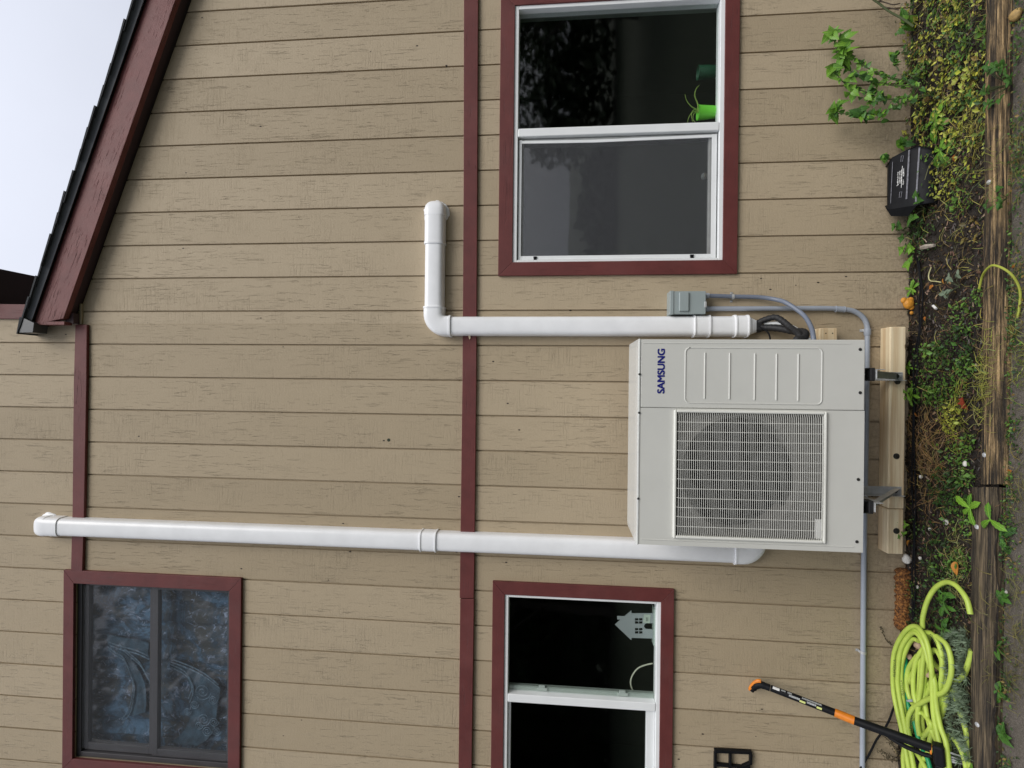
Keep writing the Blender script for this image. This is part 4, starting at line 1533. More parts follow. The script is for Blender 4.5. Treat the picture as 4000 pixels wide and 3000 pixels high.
for pts in ([(940, 640), (1010, 690), (1080, 740), (1130, 850), (1160, 960), (1150, 1080), (1120, 1190), (1060, 1270)],
            [(1040, 620), (1120, 690), (1210, 770), (1260, 850), (1300, 930)],
            [(950, 600), (1060, 640), (1180, 670), (1290, 720)],
            [(1470, 740), (1580, 780), (1700, 830), (1800, 890), (1900, 970)],
            [(1480, 790), (1600, 850), (1660, 930), (1670, 1010), (1640, 1090)]):
    P = [A(*cz(0, 2250, *p), cy0 - 0.034) for p in pts]
    for off in (0.0, 0.022):
        Q = smooth_path([p + Vector((off, 0, off * 0.4)) for p in P], 6)
        sw.tube(Q, 0.0035, 5)
for cx_, cy_, r_ in ((1750, 1000, 75), (1760, 1240, 60), (1840, 1070, 40), (1680, 1110, 38), (1850, 1260, 42), (1620, 1170, 34), (1870, 1340, 40), (1790, 1340, 46), (1720, 1290, 36)):
    P = []
    for k in range(34):
        a = k * 0.42
        rr = r_ * (1 - k / 38)
        P.append(A(*cz(0, 2250, cx_ + rr * math.cos(a), cy_ + rr * math.sin(a)), cy0 - 0.036))
    sw.tube(P, 0.0025, 4)
M_SWAG = simple("blue_swag", (0.050, 0.105, 0.150), 0.8, var=0.5, vscale=18)
for ca, cb_ in (([(920, 500), (1060, 530), (1180, 550), (1280, 575)], [(930, 600), (1060, 640), (1180, 680), (1285, 730)]),
                ([(1040, 640), (1130, 720), (1210, 830), (1255, 960), (1262, 1080), (1255, 1180)], [(980, 640), (1060, 730), (1120, 850), (1150, 980), (1140, 1100), (1090, 1220)]),
                ([(1470, 735), (1600, 775), (1740, 840), (1830, 900), (1905, 970)], [(1470, 800), (1580, 860), (1640, 960), (1660, 1060), (1640, 1180)]),
                ([(1905, 980), (1880, 1120), (1860, 1260), (1800, 1400), (1700, 1470)], [(1660, 1060), (1650, 1180), (1620, 1280), (1560, 1370), (1470, 1440)])):
    pa = smooth_path([A(*cz(0, 2250, *p), cy0 - 0.028) for p in ca], 5)
    pb = smooth_path([A(*cz(0, 2250, *p), cy0 - 0.028) for p in cb_], 5)
    mbs = MB()
    nn_ = min(len(pa), len(pb))
    vs = []
    for k in range(nn_):
        for j in range(5):
            q = pa[k * (len(pa) - 1) // (nn_ - 1)].lerp(pb[k * (len(pb) - 1) // (nn_ - 1)], j / 4)
            q = q + Vector((0, 0.006 * math.sin(j * 2.2), 0))
            vs.append(q)
    mbs.add(vs, [(k * 5 + j, k * 5 + j + 1, (k + 1) * 5 + j + 1, (k + 1) * 5 + j) for k in range(nn_ - 1) for j in range(4)])
    build("swag", mbs, M_SWAG, cur, smooth=True, auto=180)
build("trim", sw, M_LACE_LINE, cur, kind='stuff', smooth=True)

# cups with a trailing plant on the sill of the right window
CYW = 0.085


def cup(pxs, label, mat, r_bot, r_top, y=CYW, group=None):
    """pxs: (rim px, sill px, py)"""
    a_, b_ = A(pxs[0], pxs[2], y), A(pxs[1], pxs[2], y)
    h = a_.z - b_.z
    t = thing("plant_cup", label, "cup", (a_.x, y, b_.z))
    pr = []
    for k in range(13):
        q = k / 12
        r = r_bot + (r_top - r_bot) * q + (0.0008 if k % 2 else 0)
        pr.append((h * q, r))
    pr += [(h, r_top + 0.002), (h + 0.002, r_top), (h - 0.01, r_top - 0.004)]
    build("cup_body", MB().disc_lathe((a_.x, y, b_.z), (0, 0, 1), pr, 22), mat, t, smooth=True)
    return t, Vector((a_.x, y, a_.z))


c1_, top = cup((2727, 2822, 440), "bright green cup holding a trailing plant inside the right window", M_CUP, 0.030, 0.041)
for pts in ([(1605, 900), (1580, 830), (1590, 770), (1620, 735)], [(1600, 950), (1550, 920), (1510, 870), (1495, 815)],
            [(1600, 960), (1560, 970), (1530, 1010), (1515, 1060)], [(1600, 970), (1570, 985), (1565, 1030), (1585, 1060)], [(1600, 950), (1570, 950), (1550, 990), (1560, 1050)]):
    P = [A(*cz(2000, 0, *p), CYW - 0.01 * k) for k, p in enumerate(pts)]
    Q = smooth_path([top] + P, 5)
    build("leaf_blade", MB().tube(Q, [0.0048 * (1 - 0.75 * k / (len(Q) - 1)) for k in range(len(Q))], 6), simple("pale_blade", (0.30, 0.42, 0.09), 0.5), c1_, smooth=True)
cup((2727, 2822, 284), "dim dark green cup deeper inside the right window", M_CUP_D, 0.034, 0.040, 0.17)

# small white toy figure on the sill behind the screen
fp0 = A(*cz(2000, 0, 1728, 1520), 0.10)
fg = thing("toy_figure", "tiny white-haired toy figure standing on the sill behind the screen", "toy", fp0)


def blob(mb, c, r, n=12):
    c = Vector(c)
    pr = [(-r[2] * math.cos(math.pi * k / 8), math.sin(math.pi * k / 8)) for k in range(9)]
    vs, fs = [], []
    for d, s_ in pr:
        for k in range(n):
            a = 2 * math.pi * k / n
            vs.append((c.x + r[0] * s_ * math.cos(a), c.y + r[1] * s_ * math.sin(a), c.z + d))
    for i in range(8):
        for k in range(n):
            k2 = (k + 1) % n
            fs.append((i * n + k, i * n + k2, (i + 1) * n + k2, (i + 1) * n + k))
    mb.add(vs, fs)
    return mb


bd = blob(MB(), fp0 + Vector((0, 0, 0.014)), (0.013, 0.010, 0.016))
blob(bd, fp0 + Vector((-0.019, -0.004, 0.014)), (0.006, 0.006, 0.007), 8)
blob(bd, fp0 + Vector((0.019, -0.004, 0.017)), (0.006, 0.006, 0.007), 8)
M_TOY = simple("toy_white", (0.62, 0.62, 0.62), 0.5)
build("toy_body", bd, M_TOY, fg, smooth=True)
hd = build("toy_head", blob(MB(), fp0 + Vector((0, -0.003, 0.040)), (0.017, 0.014, 0.015)), simple("toy_face", (0.50, 0.42, 0.33), 0.5), fg, smooth=True)
build("toy_hair", blob(MB(), fp0 + Vector((0, 0.002, 0.047)), (0.020, 0.016, 0.014)), M_TOY, fg, smooth=True)
ey = MB()
for s_ in (-1, 1):
    blob(ey, fp0 + Vector((0.006 * s_, -0.0155, 0.040)), (0.0028, 0.002, 0.0032), 8)
build("toy_eyes", ey, M_BLACK, hd, smooth=True)

# grey house cut-out in the lower window
HY = 0.060


def hp_(x, y):
    p = A(2380 + x / 8.295, 2360 + y / 8.295, HY)
    return (p.x, p.z)


hc_base = A(2552, 2450, HY)
hc = thing("house_cutout", "flat grey house shaped ornament with a price sticker in the lower left window", "ornament", hc_base)
outline = [(1430, 290), (720, 290), (715, 200), (490, 390), (255, 385), (255, 490), (365, 495), (185, 660), (715, 1165), (720, 1085), (1430, 1110)]
bmh = bmesh.new()
holes = []
for x0_, y0_ in ((832, 448), (832, 550), (832, 768), (832, 872)):
    for dx_ in (0, 132):
        holes.append([(x0_ + dx_, y0_), (x0_ + dx_ + 112, y0_), (x0_ + dx_ + 112, y0_ + 82), (x0_ + dx_, y0_ + 82)])
door = [(1430, 615), (1210, 610), (1150, 640), (1122, 710), (1150, 775), (1210, 805), (1430, 810)]
outline2 = [(1430, 290)] + outline[1:-1] + [(1430, 1110)] + list(reversed(door))
cu = bpy.data.curves.new("cutout", 'CURVE')
cu.dimensions = '2D'
cu.fill_mode = 'BOTH'
cu.extrude = 0.0022
for lp in [outline2] + holes:
    s_ = cu.splines.new('POLY')
    s_.points.add(len(lp) - 1)
    for k, p in enumerate(lp):
        X, Z = hp_(*p)
        s_.points[k].co = (X - hc_base.x, Z - hc_base.z, 0, 1)
    s_.use_cyclic_u = True
co = bpy.data.objects.new("tmp", cu)
COL.objects.link(co)
me = bpy.data.meshes.new_from_object(co.evaluated_get(bpy.context.evaluated_depsgraph_get()))
bpy.data.objects.remove(co)
me.transform(Matrix.Rotation(math.pi / 2, 4, 'X'))
me.materials.clear()
me.materials.append(M_GREYCARD)
ho = bpy.data.objects.new("cutout_board", me)
COL.objects.link(ho)
ho.parent = hc
st = build("price_sticker", MB().prism([hp_(1120, 315), hp_(1095, 590), hp_(1310, 610), hp_(1335, 335)][::-1], HY - 0.0045, HY - 0.0035), simple("sticker_paper", (0.62, 0.68, 0.60), 0.6), hc)
bars = MB()
for k in range(6):
    bars.prism([hp_(1185, 420 + k * 21), hp_(1262, 424 + k * 21), hp_(1262, 430 + k * 21), hp_(1185, 427 + k * 21)][::-1], HY - 0.0052, HY - 0.0046)
build("bar_marks", bars, M_INK, st, kind='stuff')
sb = [A(2552, 2375, HY), A(2560, 2518, HY)]
build("sill_strip", MB().box(sb[1].x, sb[0].x, 0.040, 0.10, sb[1].z - 0.004, sb[0].z), simple("pale_sill", (0.45, 0.52, 0.48), 0.5), wl_, bevel=0.002)
cp_ = [A(*cz(2000, 2250, *p), 0.085) for p in ((1215, 755), (1150, 770), (1085, 800), (1040, 860), (1025, 920), (1040, 980), (1075, 1020), (1110, 1045))]
build("window_cable", MB().tube(smooth_path(cp_, 6), 0.0042, 8), M_CABLE_W, smooth=True, label="ivory cable looping up from the sill inside the lower left window", cat="cable")
# real right reveal of the room that shows pale in the right window
q0, q1 = A(2100, 48, 0.12), A(2700, 4, 0.12)
build("window_reveal", MB().box(q0.x, ri.x1 + 0.02, 0.075, 0.16, ri.z0, ri.z1), simple("pale_reveal", (0.22, 0.25, 0.22), 0.6), wr_)

# ------------------------------------------------------------------ black frame hung on the wall, low left
FBY = -0.020


def fb(x, y):
    p = A(2700 + x / 6.144, 2850 + y / 6.144, FBY)
    return (p.x, p.z)


fr_ = thing("plastic_frame", "broken black plastic lattice frame against the wall under the lower left window", "frame", (fb(900, 900)[0], -0.015, fb(1450, 900)[1]))


def bar(pts, name="bar", y0=-0.026, y1=-0.004):
    q = [fb(*p) for p in pts]
    ar = sum(q[k][0] * q[(k + 1) % len(q)][1] - q[(k + 1) % len(q)][0] * q[k][1] for k in range(len(q)))
    if ar < 0:
        q.reverse()
    build(name, MB().prism(q, y0, y1), M_BLACK, fr_, bevel=0.001, seg=1)


bar([(560, 475), (1450, 520), (1460, 585), (565, 548)])
bar([(555, 552), (608, 554), (600, 1500), (540, 1500)])
bar([(1405, 586), (1468, 588), (1455, 830), (1400, 800)])
bar([(1405, 790), (1455, 832), (1300, 900), (1225, 905), (1230, 865)])
bar([(610, 815), (915, 845), (913, 895), (605, 870)])
bar([(965, 855), (1225, 880), (1222, 925), (963, 900)])
bar([(915, 545), (965, 548), (960, 1400), (905, 1400)])
bar([(1230, 905), (1400, 850), (1425, 960), (1300, 1300), (1200, 1300)], y0=-0.030)

# ------------------------------------------------------------------ black bait station by the wall
def station(px, Y, top_py, bot_py):
    return A(px, top_py, Y), A(px, bot_py, Y)


st_prof = [(3512, -0.004, 655, 812), (3464, -0.006, 650, 806), (3470, -0.050, 637, 822), (3486, -0.070, 620, 838), (3548, -0.135, 588, 838), (3588, -0.172, 575, 806), (3628, -0.198, 580, 796), (3652, -0.205, 590, 790)]
rings = []
for px, Y, tp_, bp_ in st_prof:
    a_, b_ = station(px, Y, tp_, bp_)
    z_ = (a_.z + b_.z) / 2
    rings.append((a_.x, b_.x, Y, z_))
zmin = min(r[3] for r in rings)
rings = [rings[0][:3] + (-0.01,)] + rings[1:-1] + [rings[-1][:3] + (-0.012,)]
bs = thing("bait_station", "black plastic rodent bait station on the soil against the wall", "bait station", ((rings[3][0] + rings[3][1]) / 2, -0.1, -0.01))
mb = MB()
vs = []
for x1, x0, Y, Z in rings:
    vs += [(x0, Y, Z), (x1, Y, Z)]
nr = len(rings)
fs = [(2 * i, 2 * i + 1, 2 * i + 3, 2 * i + 2) for i in range(nr - 1)]
fs += [(0, 2 * nr - 2, 2 * nr - 1, 1)]
fs += [tuple(2 * i for i in range(nr - 1, -1, -1)), tuple(2 * i + 1 for i in range(nr))]
mb.add(vs, fs)
bso = build("shell", mb, M_BLACK, bs, bevel=0.008, seg=3, smooth=True)


def on_station(px, py):
    """point on the lid seen at a pixel: interpolate y along the lid profile"""
    ks = [(q[0], q[1]) for q in st_prof[1:]]
    for (p0, y0), (p1, y1) in zip(ks, ks[1:]):
        if p0 <= px <= p1:
            return A(px, py, y0 + (y1 - y0) * (px - p0) / (p1 - p0) - 0.0035)
    return A(px, py, ks[-1][1])


M_RIDGE = simple("worn_grey_ridge", (0.20, 0.20, 0.225), 0.6, var=0.4, vscale=90)
for pa, pb, rr in (((3552, 587), (3541, 778), 0.0042), ((3592, 577), (3578, 788), 0.0042), ((3487, 632), (3479, 794), 0.0016)):
    P = [on_station(pa[0] + (pb[0] - pa[0]) * k / 6, pa[1] + (pb[1] - pa[1]) * k / 6) for k in range(7)]
    build("ridge", MB().tube(P, rr, 7), M_RIDGE, bso, smooth=True)
for x_, y_ in ((522, 360), (490, 1090)):
    P = [on_station(3420 + (x_ + a) / 5.183, 540 + (y_ + b) / 5.183) for a, b in ((0, 0), (45, -8), (25, 110), (-10, 115), (0, 0))]
    build("keyhole_rim", MB().tube(P, 0.0013, 5), M_RIDGE, bso)
gl_ = MB()
rr_ = random.Random(5)
for row, (x_, y0_, y1_, wd) in enumerate(((455, 690, 940, 22), (497, 665, 925, 20), (528, 640, 920, 14), (570, 690, 770, 22), (565, 845, 930, 22))):
    yy = y0_
    while yy < y1_:
        hgt = rr_.uniform(9, 17)
        P = [on_station(3420 + (x_ + rr_.uniform(-5, 5) + s1 * wd * 0.5) / 5.183, 540 + (yy + s2) / 5.183) for s1, s2 in ((-1, 0), (1, rr_.uniform(-3, 3)))]
        gl_.tube(P, 0.0012, 4)
        if rr_.random() < 0.5:
            P2 = [P[0], on_station(3420 + (x_ - wd * 0.4) / 5.183, 540 + (yy + hgt) / 5.183)]
            gl_.tube(P2, 0.001, 4)
        yy += hgt + 3
gl_.tube([on_station(3420 + 545 / 5.183, 540 + 560 / 5.183), on_station(3420 + 522 / 5.183, 540 + 1000 / 5.183)], 0.0013, 4)
gl_.tube([on_station(3420 + 572 / 5.183, 540 + 610 / 5.183), on_station(3420 + 570 / 5.183, 540 + 700 / 5.183)], 0.0013, 4)
gl_.tube([on_station(3420 + 430 / 5.183, 540 + 965 / 5.183), on_station(3420 + 465 / 5.183, 540 + 935 / 5.183)], 0.002, 4)
build("raised_lettering", gl_, M_WHITE_INK, bso, kind='stuff')

# ------------------------------------------------------------------ landscape timbers edging the bed
def timber(name, back, front, label, mat, end_cap=0.0):
    """back / front: pixel ends of the far top edge and near bottom edge"""
    zt, zb = 0.028, -0.035
    B0, B1 = G(*back[0], zt - 0.008), G(*back[1], zt - 0.008)
    F0, F1 = G(*front[0], -0.024), G(*front[1], -0.024)
    t = thing(name, label, "timber", ((B0.x + B1.x) / 2, (B0.y + F0.y) / 2, zb))
    n = 130
    prof = [(0.0, -0.02), (0.0, 0.020), (0.10, 0.027), (0.28, 0.031), (0.5, 0.032), (0.72, 0.030), (0.88, 0.022), (0.97, 0.008), (1.0, -0.012), (1.0, -0.05)]
    vs, fs = [], []
    m = len(prof)
    for i in range(n + 1):
        s_ = i / n
        b = B0 + (B1 - B0) * s_
        f = F0 + (F1 - F0) * s_
        for k, (u, z) in enumerate(prof):
            x = b.x + (f.x - b.x) * u
            y = b.y + (f.y - b.y) * u
            nn = noise.noise(Vector((x * 9, u * 7, z * 30))) * 0.004 + noise.noise(Vector((x * 2.5, u * 34, 3))) * 0.0035
            vs.append((x + (0.006 * noise.noise(Vector((u * 9, z * 60, 1))) if i in (0, n) else 0), y + nn * 0.8, z + nn))
    for i in range(n):
        for k in range(m - 1):
            fs.append((i * m + k, i * m + k + 1, (i + 1) * m + k + 1, (i + 1) * m + k))
    fs += [tuple(range(m - 1, -1, -1)), tuple(n * m + k for k in range(m))]
    build("beam", MB().add(vs, fs), mat, t, smooth=True, auto=70)
    return t


tm1 = timber("landscape_timber", ((3833, 1893), (3866, -1100)), ((3938, 1893), (3963, -1100)), "weathered split-grain timber edging the bed in front of the weeds and bait station", M_TIMBER)
tm2 = timber("landscape_timber", ((3783, 4100), (3797, 1905)), ((3876, 4100), (3920, 1905)), "darker mossy timber edging the bed in front of the lime hose", M_TIMBER_OLD)
for (a, b_), t in (((3866, 712), tm1), ((3849, 1777), tm1), ((3819, 2058), tm2), ((3820, 2830), tm2)):
    q = G(a, b_, 0.028)
    build("screw", MB().disc_lathe(q, (0, -0.25, 1), [(-0.01, 0.010), (0.005, 0.010), (0.006, 0.005), (0.007, 0.004)], 12), M_STEEL, t, smooth=True)

# ------------------------------------------------------------------ garden hose
def H(x, y, z=0.05):
    return G(3000 + x / 2.212, 2250 + y / 2.212, z)


HR = 0.0112
hose = thing("garden_hose", "lime green garden hose lying in a heap of long loops by the wall", "hose", (H(1400, 1000).x, H(1400, 1000).y, 0.0))
loops = [
    (0.086, [(1250, 1900), (1210, 1620), (1160, 1350), (1120, 1180), (1085, 1000), (1078, 820), (1092, 660), (1150, 525), (1225, 445), (1290, 440), (1345, 510), (1385, 620), (1412, 800), (1420, 1000), (1432, 1200), (1470, 1400), (1520, 1600), (1600, 1900)]),
    (0.080, [(1300, 1900), (1250, 1600), (1205, 1400), (1160, 1180), (1122, 950), (1125, 780), (1150, 630), (1205, 530), (1262, 490), (1315, 530), (1352, 620), (1392, 760), (1440, 920), (1452, 1100), (1490, 1300), (1540, 1450), (1570, 1700)]),
    (0.062, [(1240, 1500), (1190, 1250), (1160, 1000), (1150, 850), (1165, 720), (1205, 610), (1250, 545), (1300, 560)]),
    (0.058, [(1350, 485), (1420, 505), (1470, 580), (1502, 690), (1503, 850), (1485, 1000), (1465, 1150), (1455, 1300)]),
    (0.070, [(1455, 520), (1535, 585), (1578, 700), (1582, 850), (1532, 985), (1440, 1040), (1335, 1090), (1250, 1145), (1212, 1230), (1215, 1340), (1235, 1430)]),
    (0.052, [(1290, 690), (1220, 790), (1200, 900), (1212, 1010), (1245, 1095), (1290, 1130)]),
    (0.060, [(1345, 620), (1285, 720), (1258, 850), (1258, 1000), (1282, 1100), (1320, 1200)]),
    (0.066, [(1360, 600), (1335, 780), (1322, 950), (1300, 1120), (1292, 1250), (1310, 1380)]),
    (0.050, [(1320, 1170), (1375, 1230), (1410, 1290), (1375, 1350), (1335, 1390)]),
    (0.040, [(1570, 960), (1535, 1100), (1500, 1200), (1470, 1280), (1410, 1380), (1388, 1480)]),
    (0.048, [(1230, 1350), (1240, 1250), (1268, 1160), (1300, 1060), (1310, 900), (1320, 700)]),
    (0.060, [(1335, 445), (1340, 350), (1380, 210), (1445, 105), (1530, 55), (1605, 70), (1665, 125), (1720, 210), (1750, 330)]),
    (0.030, [(1760, 640), (1735, 740), (1690, 860), (1620, 918)]),
    (0.034, [(1490, 1330), (1590, 1390), (1650, 1470), (1695, 1570), (1720, 1700), (1740, 1900)]),
    (0.024, [(1585, 930), (1620, 1040), (1655, 1160), (1700, 1300), (1730, 1450), (1745, 1600), (1765, 1800)]),
    (0.070, [(1190, 1440), (1170, 1560), (1178, 1700), (1200, 1900)]),
    (0.062, [(1195, 1500), (1245, 1610), (1300, 1750), (1340, 1900)]),
    (0.050, [(1260, 1500), (1330, 1600), (1385, 1720), (1420, 1900)]),
    (0.046, [(1550, 1380), (1562, 1500), (1550, 1640), (1540, 1800)]),
    (0.072, [(1290, 1900), (1235, 1620), (1185, 1380), (1142, 1180), (1104, 980), (1100, 800), (1120, 650), (1178, 528), (1245, 468), (1302, 480), (1350, 560), (1392, 700), (1425, 900), (1436, 1100), (1452, 1300), (1480, 1480), (1540, 1800)]),
    (0.046, [(1470, 1450), (1410, 1330), (1370, 1180), (1350, 1000), (1360, 820), (1390, 700), (1440, 640), (1490, 700), (1520, 820), (1520, 960), (1490, 1120)]),
    (0.044, [(1225, 1480), (1190, 1330), (1180, 1180), (1190, 1000), (1240, 860), (1300, 780)]),
    (0.038, [(1330, 1500), (1345, 1380), (1330, 1240), (1345, 1100), (1400, 960), (1450, 860)]),
    (0.040, [(1290, 1900), (1310, 1700), (1360, 1560), (1440, 1480), (1500, 1540), (1520, 1700), (1510, 1900)]),
    (0.030, [(1400, 480), (1380, 620), (1440, 760), (1540, 860), (1560, 1000), (1520, 1140)]),
    (0.030, [(1340, 860), (1380, 920), (1420, 1000), (1500, 1060)]),
]
for k, (z, pts) in enumerate(loops):
    P = []
    for i, p in enumerate(pts):
        q = H(p[0], p[1], z)
        if q.y > -0.018:                       # the outermost loop leans on the wall
            q = A(3000 + p[0] / 2.212, 2250 + p[1] / 2.212, -0.018)
        P.append(q)
    build("strand", MB().tube(smooth_path(P, 7), HR, 12), M_HOSE, hose, smooth=True)
# stretches of print on the hose
for (x0_, y0_, x1_, y1_, z, w_) in ((1093, 720, 1090, 870, 0.100, "FLEXZILLA"), (1468, 990, 1462, 1140, 0.074, "FLEXZILLA"), (1242, 1200, 1230, 1350, 0.066, "FLEXZILLA"), (1400, 500, 1450, 590, 0.073, "FLEXZILLA"), (1150, 900, 1165, 1030, 0.076, "FLEXZILLA")):
    a_, b_ = H(x0_, y0_, z), H(x1_, y1_, z)
    if a_.y > -0.03:
        a_, b_ = A(3000 + x0_ / 2.212, 2250 + y0_ / 2.212, -0.032), A(3000 + x1_ / 2.212, 2250 + y1_ / 2.212, -0.032)
    ang = math.atan2(a_.y - b_.y, a_.x - b_.x)
    view = (CAM - (a_ + b_) / 2).normalized()
    text("lettering", w_, (a_ + b_) / 2 + view * 0.002, (a_ - b_).length, 0.010, M_INK, hose, rot=(RAD(52), 0, ang))
q0, q1 = H(1205, 1085, 0.066), H(1250, 1075, 0.066)
build("grey_band", MB().tube([q0 + Vector((0.004, 0, 0)), (q0 + q1) / 2 + Vector((0, 0, 0.006)), q1], 0.006, 8), M_CONDUIT, hose)

P = [H(*p, 0.042) for p in ((1185, 690), (1195, 900), (1205, 1090), (1240, 1200), (1275, 1310), (1300, 1400), (1340, 1500), (1385, 1600), (1420, 1750), (1450, 1900))]
build("green_hose", MB().tube(smooth_path(P, 7), 0.0105, 12), M_HOSE_GREEN, smooth=True, label="single emerald green hose threading under the lime hose heap", cat="hose")

# ------------------------------------------------------------------ long handled weed puller
def WP(x, y, Y):
    return A(*cz(3000, 2250, x, y), Y)


wt, wb = A(2990, 2690, -0.045), None
foot = H(1470, 1560, 0.11)
top_ = A(2960, 2682, -0.05)
tool = thing("weed_puller", "black and orange long handled weed puller leaning on the wall over the hose", "garden tool", foot)


def along(px, py):
    """point on the tool's axis plane: the depth goes evenly from the top to the foot"""
    t_ = (px - 2960) / ((3000 + 1470 / 2.212) - 2960)
    return A(px, py, top_.y + (foot.y - top_.y) * t_)


def tl(x, y, s=4.609, ox=3340, oy=2640):
    return along(ox + x / s, oy + y / s)


def hl(x, y):
    return along(2900 + x / 4.809, 2620 + y / 4.809)


sh = [hl(530, 325), hl(930, 490), hl(1520, 700), hl(1735, 785)]
build("shaft", MB().tube([sh[0], sh[3]], [0.0165, 0.0175], 14), M_BLACK, tool, smooth=True)
og = [hl(1735, 785), hl(2100, 935)]
build("slide_grip", MB().tube([og[0], og[1]], [0.0200, 0.0205], 14), M_ORANGE, tool, smooth=True)
ls0, ls1 = hl(2100, 935), tl(1370, 1300)
build("shaft", MB().tube([ls0, ls0 * 0.55 + ls1 * 0.45, ls1], [0.0195, 0.0205, 0.0205], 14), M_BLACK, tool, smooth=True)
rod0, rod1 = tl(620, 1110), tl(1370, 1440)
build("claw_rod", MB().tube([tl(560, 1060), rod0, tl(900, 1270), tl(1250, 1420), rod1], [0.004, 0.009, 0.0105, 0.0105, 0.010], 10), M_BLACK, tool, smooth=True)
rg0, rg1 = tl(1355, 1330), tl(1400, 1325)
hm0, hm1 = tl(1400, 1320), tl(1620, 1385)
build("orange_ring", MB().tube([tl(1352, 1318), tl(1385, 1330)], 0.0215, 14), M_ORANGE, tool, smooth=True)
hx = (hm1 - hm0).normalized()
hu = (tl(1440, 1660) - tl(1500, 1300)).normalized()
hu = (hu - hx * hu.dot(hx)).normalized()
hn = hx.cross(hu)


def obox(c, ax, ay, az, a0, a1, b0, b1, d0, d1):
    return MB().add([c + ax * x + ay * y + az * z for x in (a0, a1) for y in (b0, b1) for z in (d0, d1)],
                    [(0, 1, 3, 2), (4, 6, 7, 5), (0, 4, 5, 1), (2, 3, 7, 6), (0, 2, 6, 4), (1, 5, 7, 3)])


Ls = (hm1 - hm0).length
build("head_block", obox(hm0, hx, hu, hn, 0.0, Ls, -0.030, 0.060, -0.026, 0.026), M_BLACK, tool, bevel=0.010, seg=3)
build("foot_pedal", obox(hm0, hx, hu, hn, 0.004, Ls * 0.78, 0.0605, 0.22, -0.018, 0.014), M_BLACK, tool, bevel=0.005)
for a_, b_ in (((1630, 1350), (1810, 1450)), ((1600, 1525), (1860, 1590)), ((1640, 1430), (1760, 1500)), ((1620, 1480), (1800, 1545))):
    p, q = tl(*a_), tl(*b_)
    q.z -= 0.03
    p -= hx * 0.02
    build("tine", MB().tube([p, (p + q) / 2, q], [0.0055, 0.0048, 0.0012], 6), M_STEEL, tool, smooth=True)
# pistol grip: black body, orange back
gpts = [hl(520, 325), hl(430, 290), hl(330, 262), hl(255, 282), hl(205, 330), hl(170, 372)]
build("handle", MB().tube(smooth_path(gpts, 5), [0.0175] * 6 + [0.0185] * 10 + [0.017] * 5 + [0.013] * 5, 12), M_BLACK, tool, smooth=True)
cpts = [hl(360, 205), hl(300, 195), hl(240, 225), hl(190, 275), hl(155, 335), hl(140, 372)]
build("handle_back", MB().tube(smooth_path(cpts, 5), [0.005] + [0.011] * 21 + [0.009] * 3 + [0.004], 10), M_ORANGE, tool, smooth=True)
q = hl(210, 340)
vdir = (CAM - q).normalized()
build("grip_ring", MB().disc_lathe(q + vdir * 0.0135, vdir, [(0, 0.0055), (0.002, 0.0055), (0.0022, 0.004)], 12), M_GRILLE, tool)


def patch(p, q, half, lift, mat, nm, roll=0.0):
    """print or sticker lying on the shaft between two points of its axis"""
    d = (q - p).normalized()
    v = (CAM - (p + q) / 2)
    v = (v - d * v.dot(d)).normalized()
    s_ = d.cross(v)
    v2 = v * math.cos(roll) + s_ * math.sin(roll)
    s2 = d.cross(v2)
    m = MB()
    vs = []
    for e in (p, q):
        for k in range(5):
            a = (k / 4 - 0.5) * 2 * half
            vs.append(e + (v2 * math.cos(a) + s2 * math.sin(a)) * lift)
    m.add(vs, [(k, k + 1, k + 6, k + 5) for k in range(4)])
    return build(nm, m, mat, tool, smooth=True)


ax0, ax1 = sh[0], sh[3]


def axp(t_):
    return ax0 + (ax1 - ax0) * t_


patch(axp(0.035), axp(0.145), 0.42, 0.0175, M_WHITE_INK, "bar_code_sticker", -0.45)
M_PRINT = simple("grey_print", (0.30, 0.31, 0.31), 0.5, var=0.5, vscale=220)
for a, b_, rl, m in ((0.17, 0.24, -0.6, M_PRINT), (0.27, 0.34, -0.6, M_PRINT), (0.30, 0.47, 0.1, M_PRINT), (0.47, 0.56, 0.5, M_YELLOW_INK), (0.58, 0.72, 0.1, M_PRINT), (0.73, 0.81, 0.45, M_YELLOW_INK), (0.50, 0.80, -0.6, M_PRINT)):
    patch(axp(a), axp(b_), 0.26 if m is M_PRINT else 0.3, 0.01775, m, "label_print", rl)

# ------------------------------------------------------------------ cords, rotten strip, small loose things
cd = [WP(1110, 1090, -0.03), WP(1085, 1140, -0.03), WP(1045, 1250, -0.03), WP(1000, 1330, -0.028), WP(935, 1420, -0.028), WP(880, 1530, -0.028), WP(810, 1645, -0.028), WP(720, 1800, -0.02)]
build("black_cord", MB().tube(smooth_path(cd, 8), 0.0052, 8), M_BLACK, smooth=True, label="thin black cord hanging on the wall behind the weed puller", cat="cord")
cb = [cz(3000, 750, *p) for p in ((1280, 560), (1300, 700), (1318, 850), (1310, 950), (1305, 1100), (1296, 1230), (1270, 1400), (1262, 1560))] + [cz(3000, 1500, *p) for p in ((1250, 180), (1246, 500), (1250, 900), (1252, 1080), (1255, 1300), (1250, 1560))] + [cz(3000, 2250, *p) for p in ((1250, 60), (1248, 200), (1245, 420))]
for off, lb in ((0, "black irrigation tube lying on the mulch nearest the wall"), (9, "black irrigation tube lying on the mulch, the one farther from the wall")):
    P = []
    for k, p in enumerate(cb):
        q = G(p[0] + off + 3 * math.sin(k * 1.7 + off), p[1], 0.016 + 0.006 * (k % 2))
        P.append(q)
    build("irrigation_tube", MB().tube(smooth_path(P, 6), 0.0038, 7), M_BLACK, smooth=True, label=lb, cat="tube", group="thin black tubes along the wall foot")

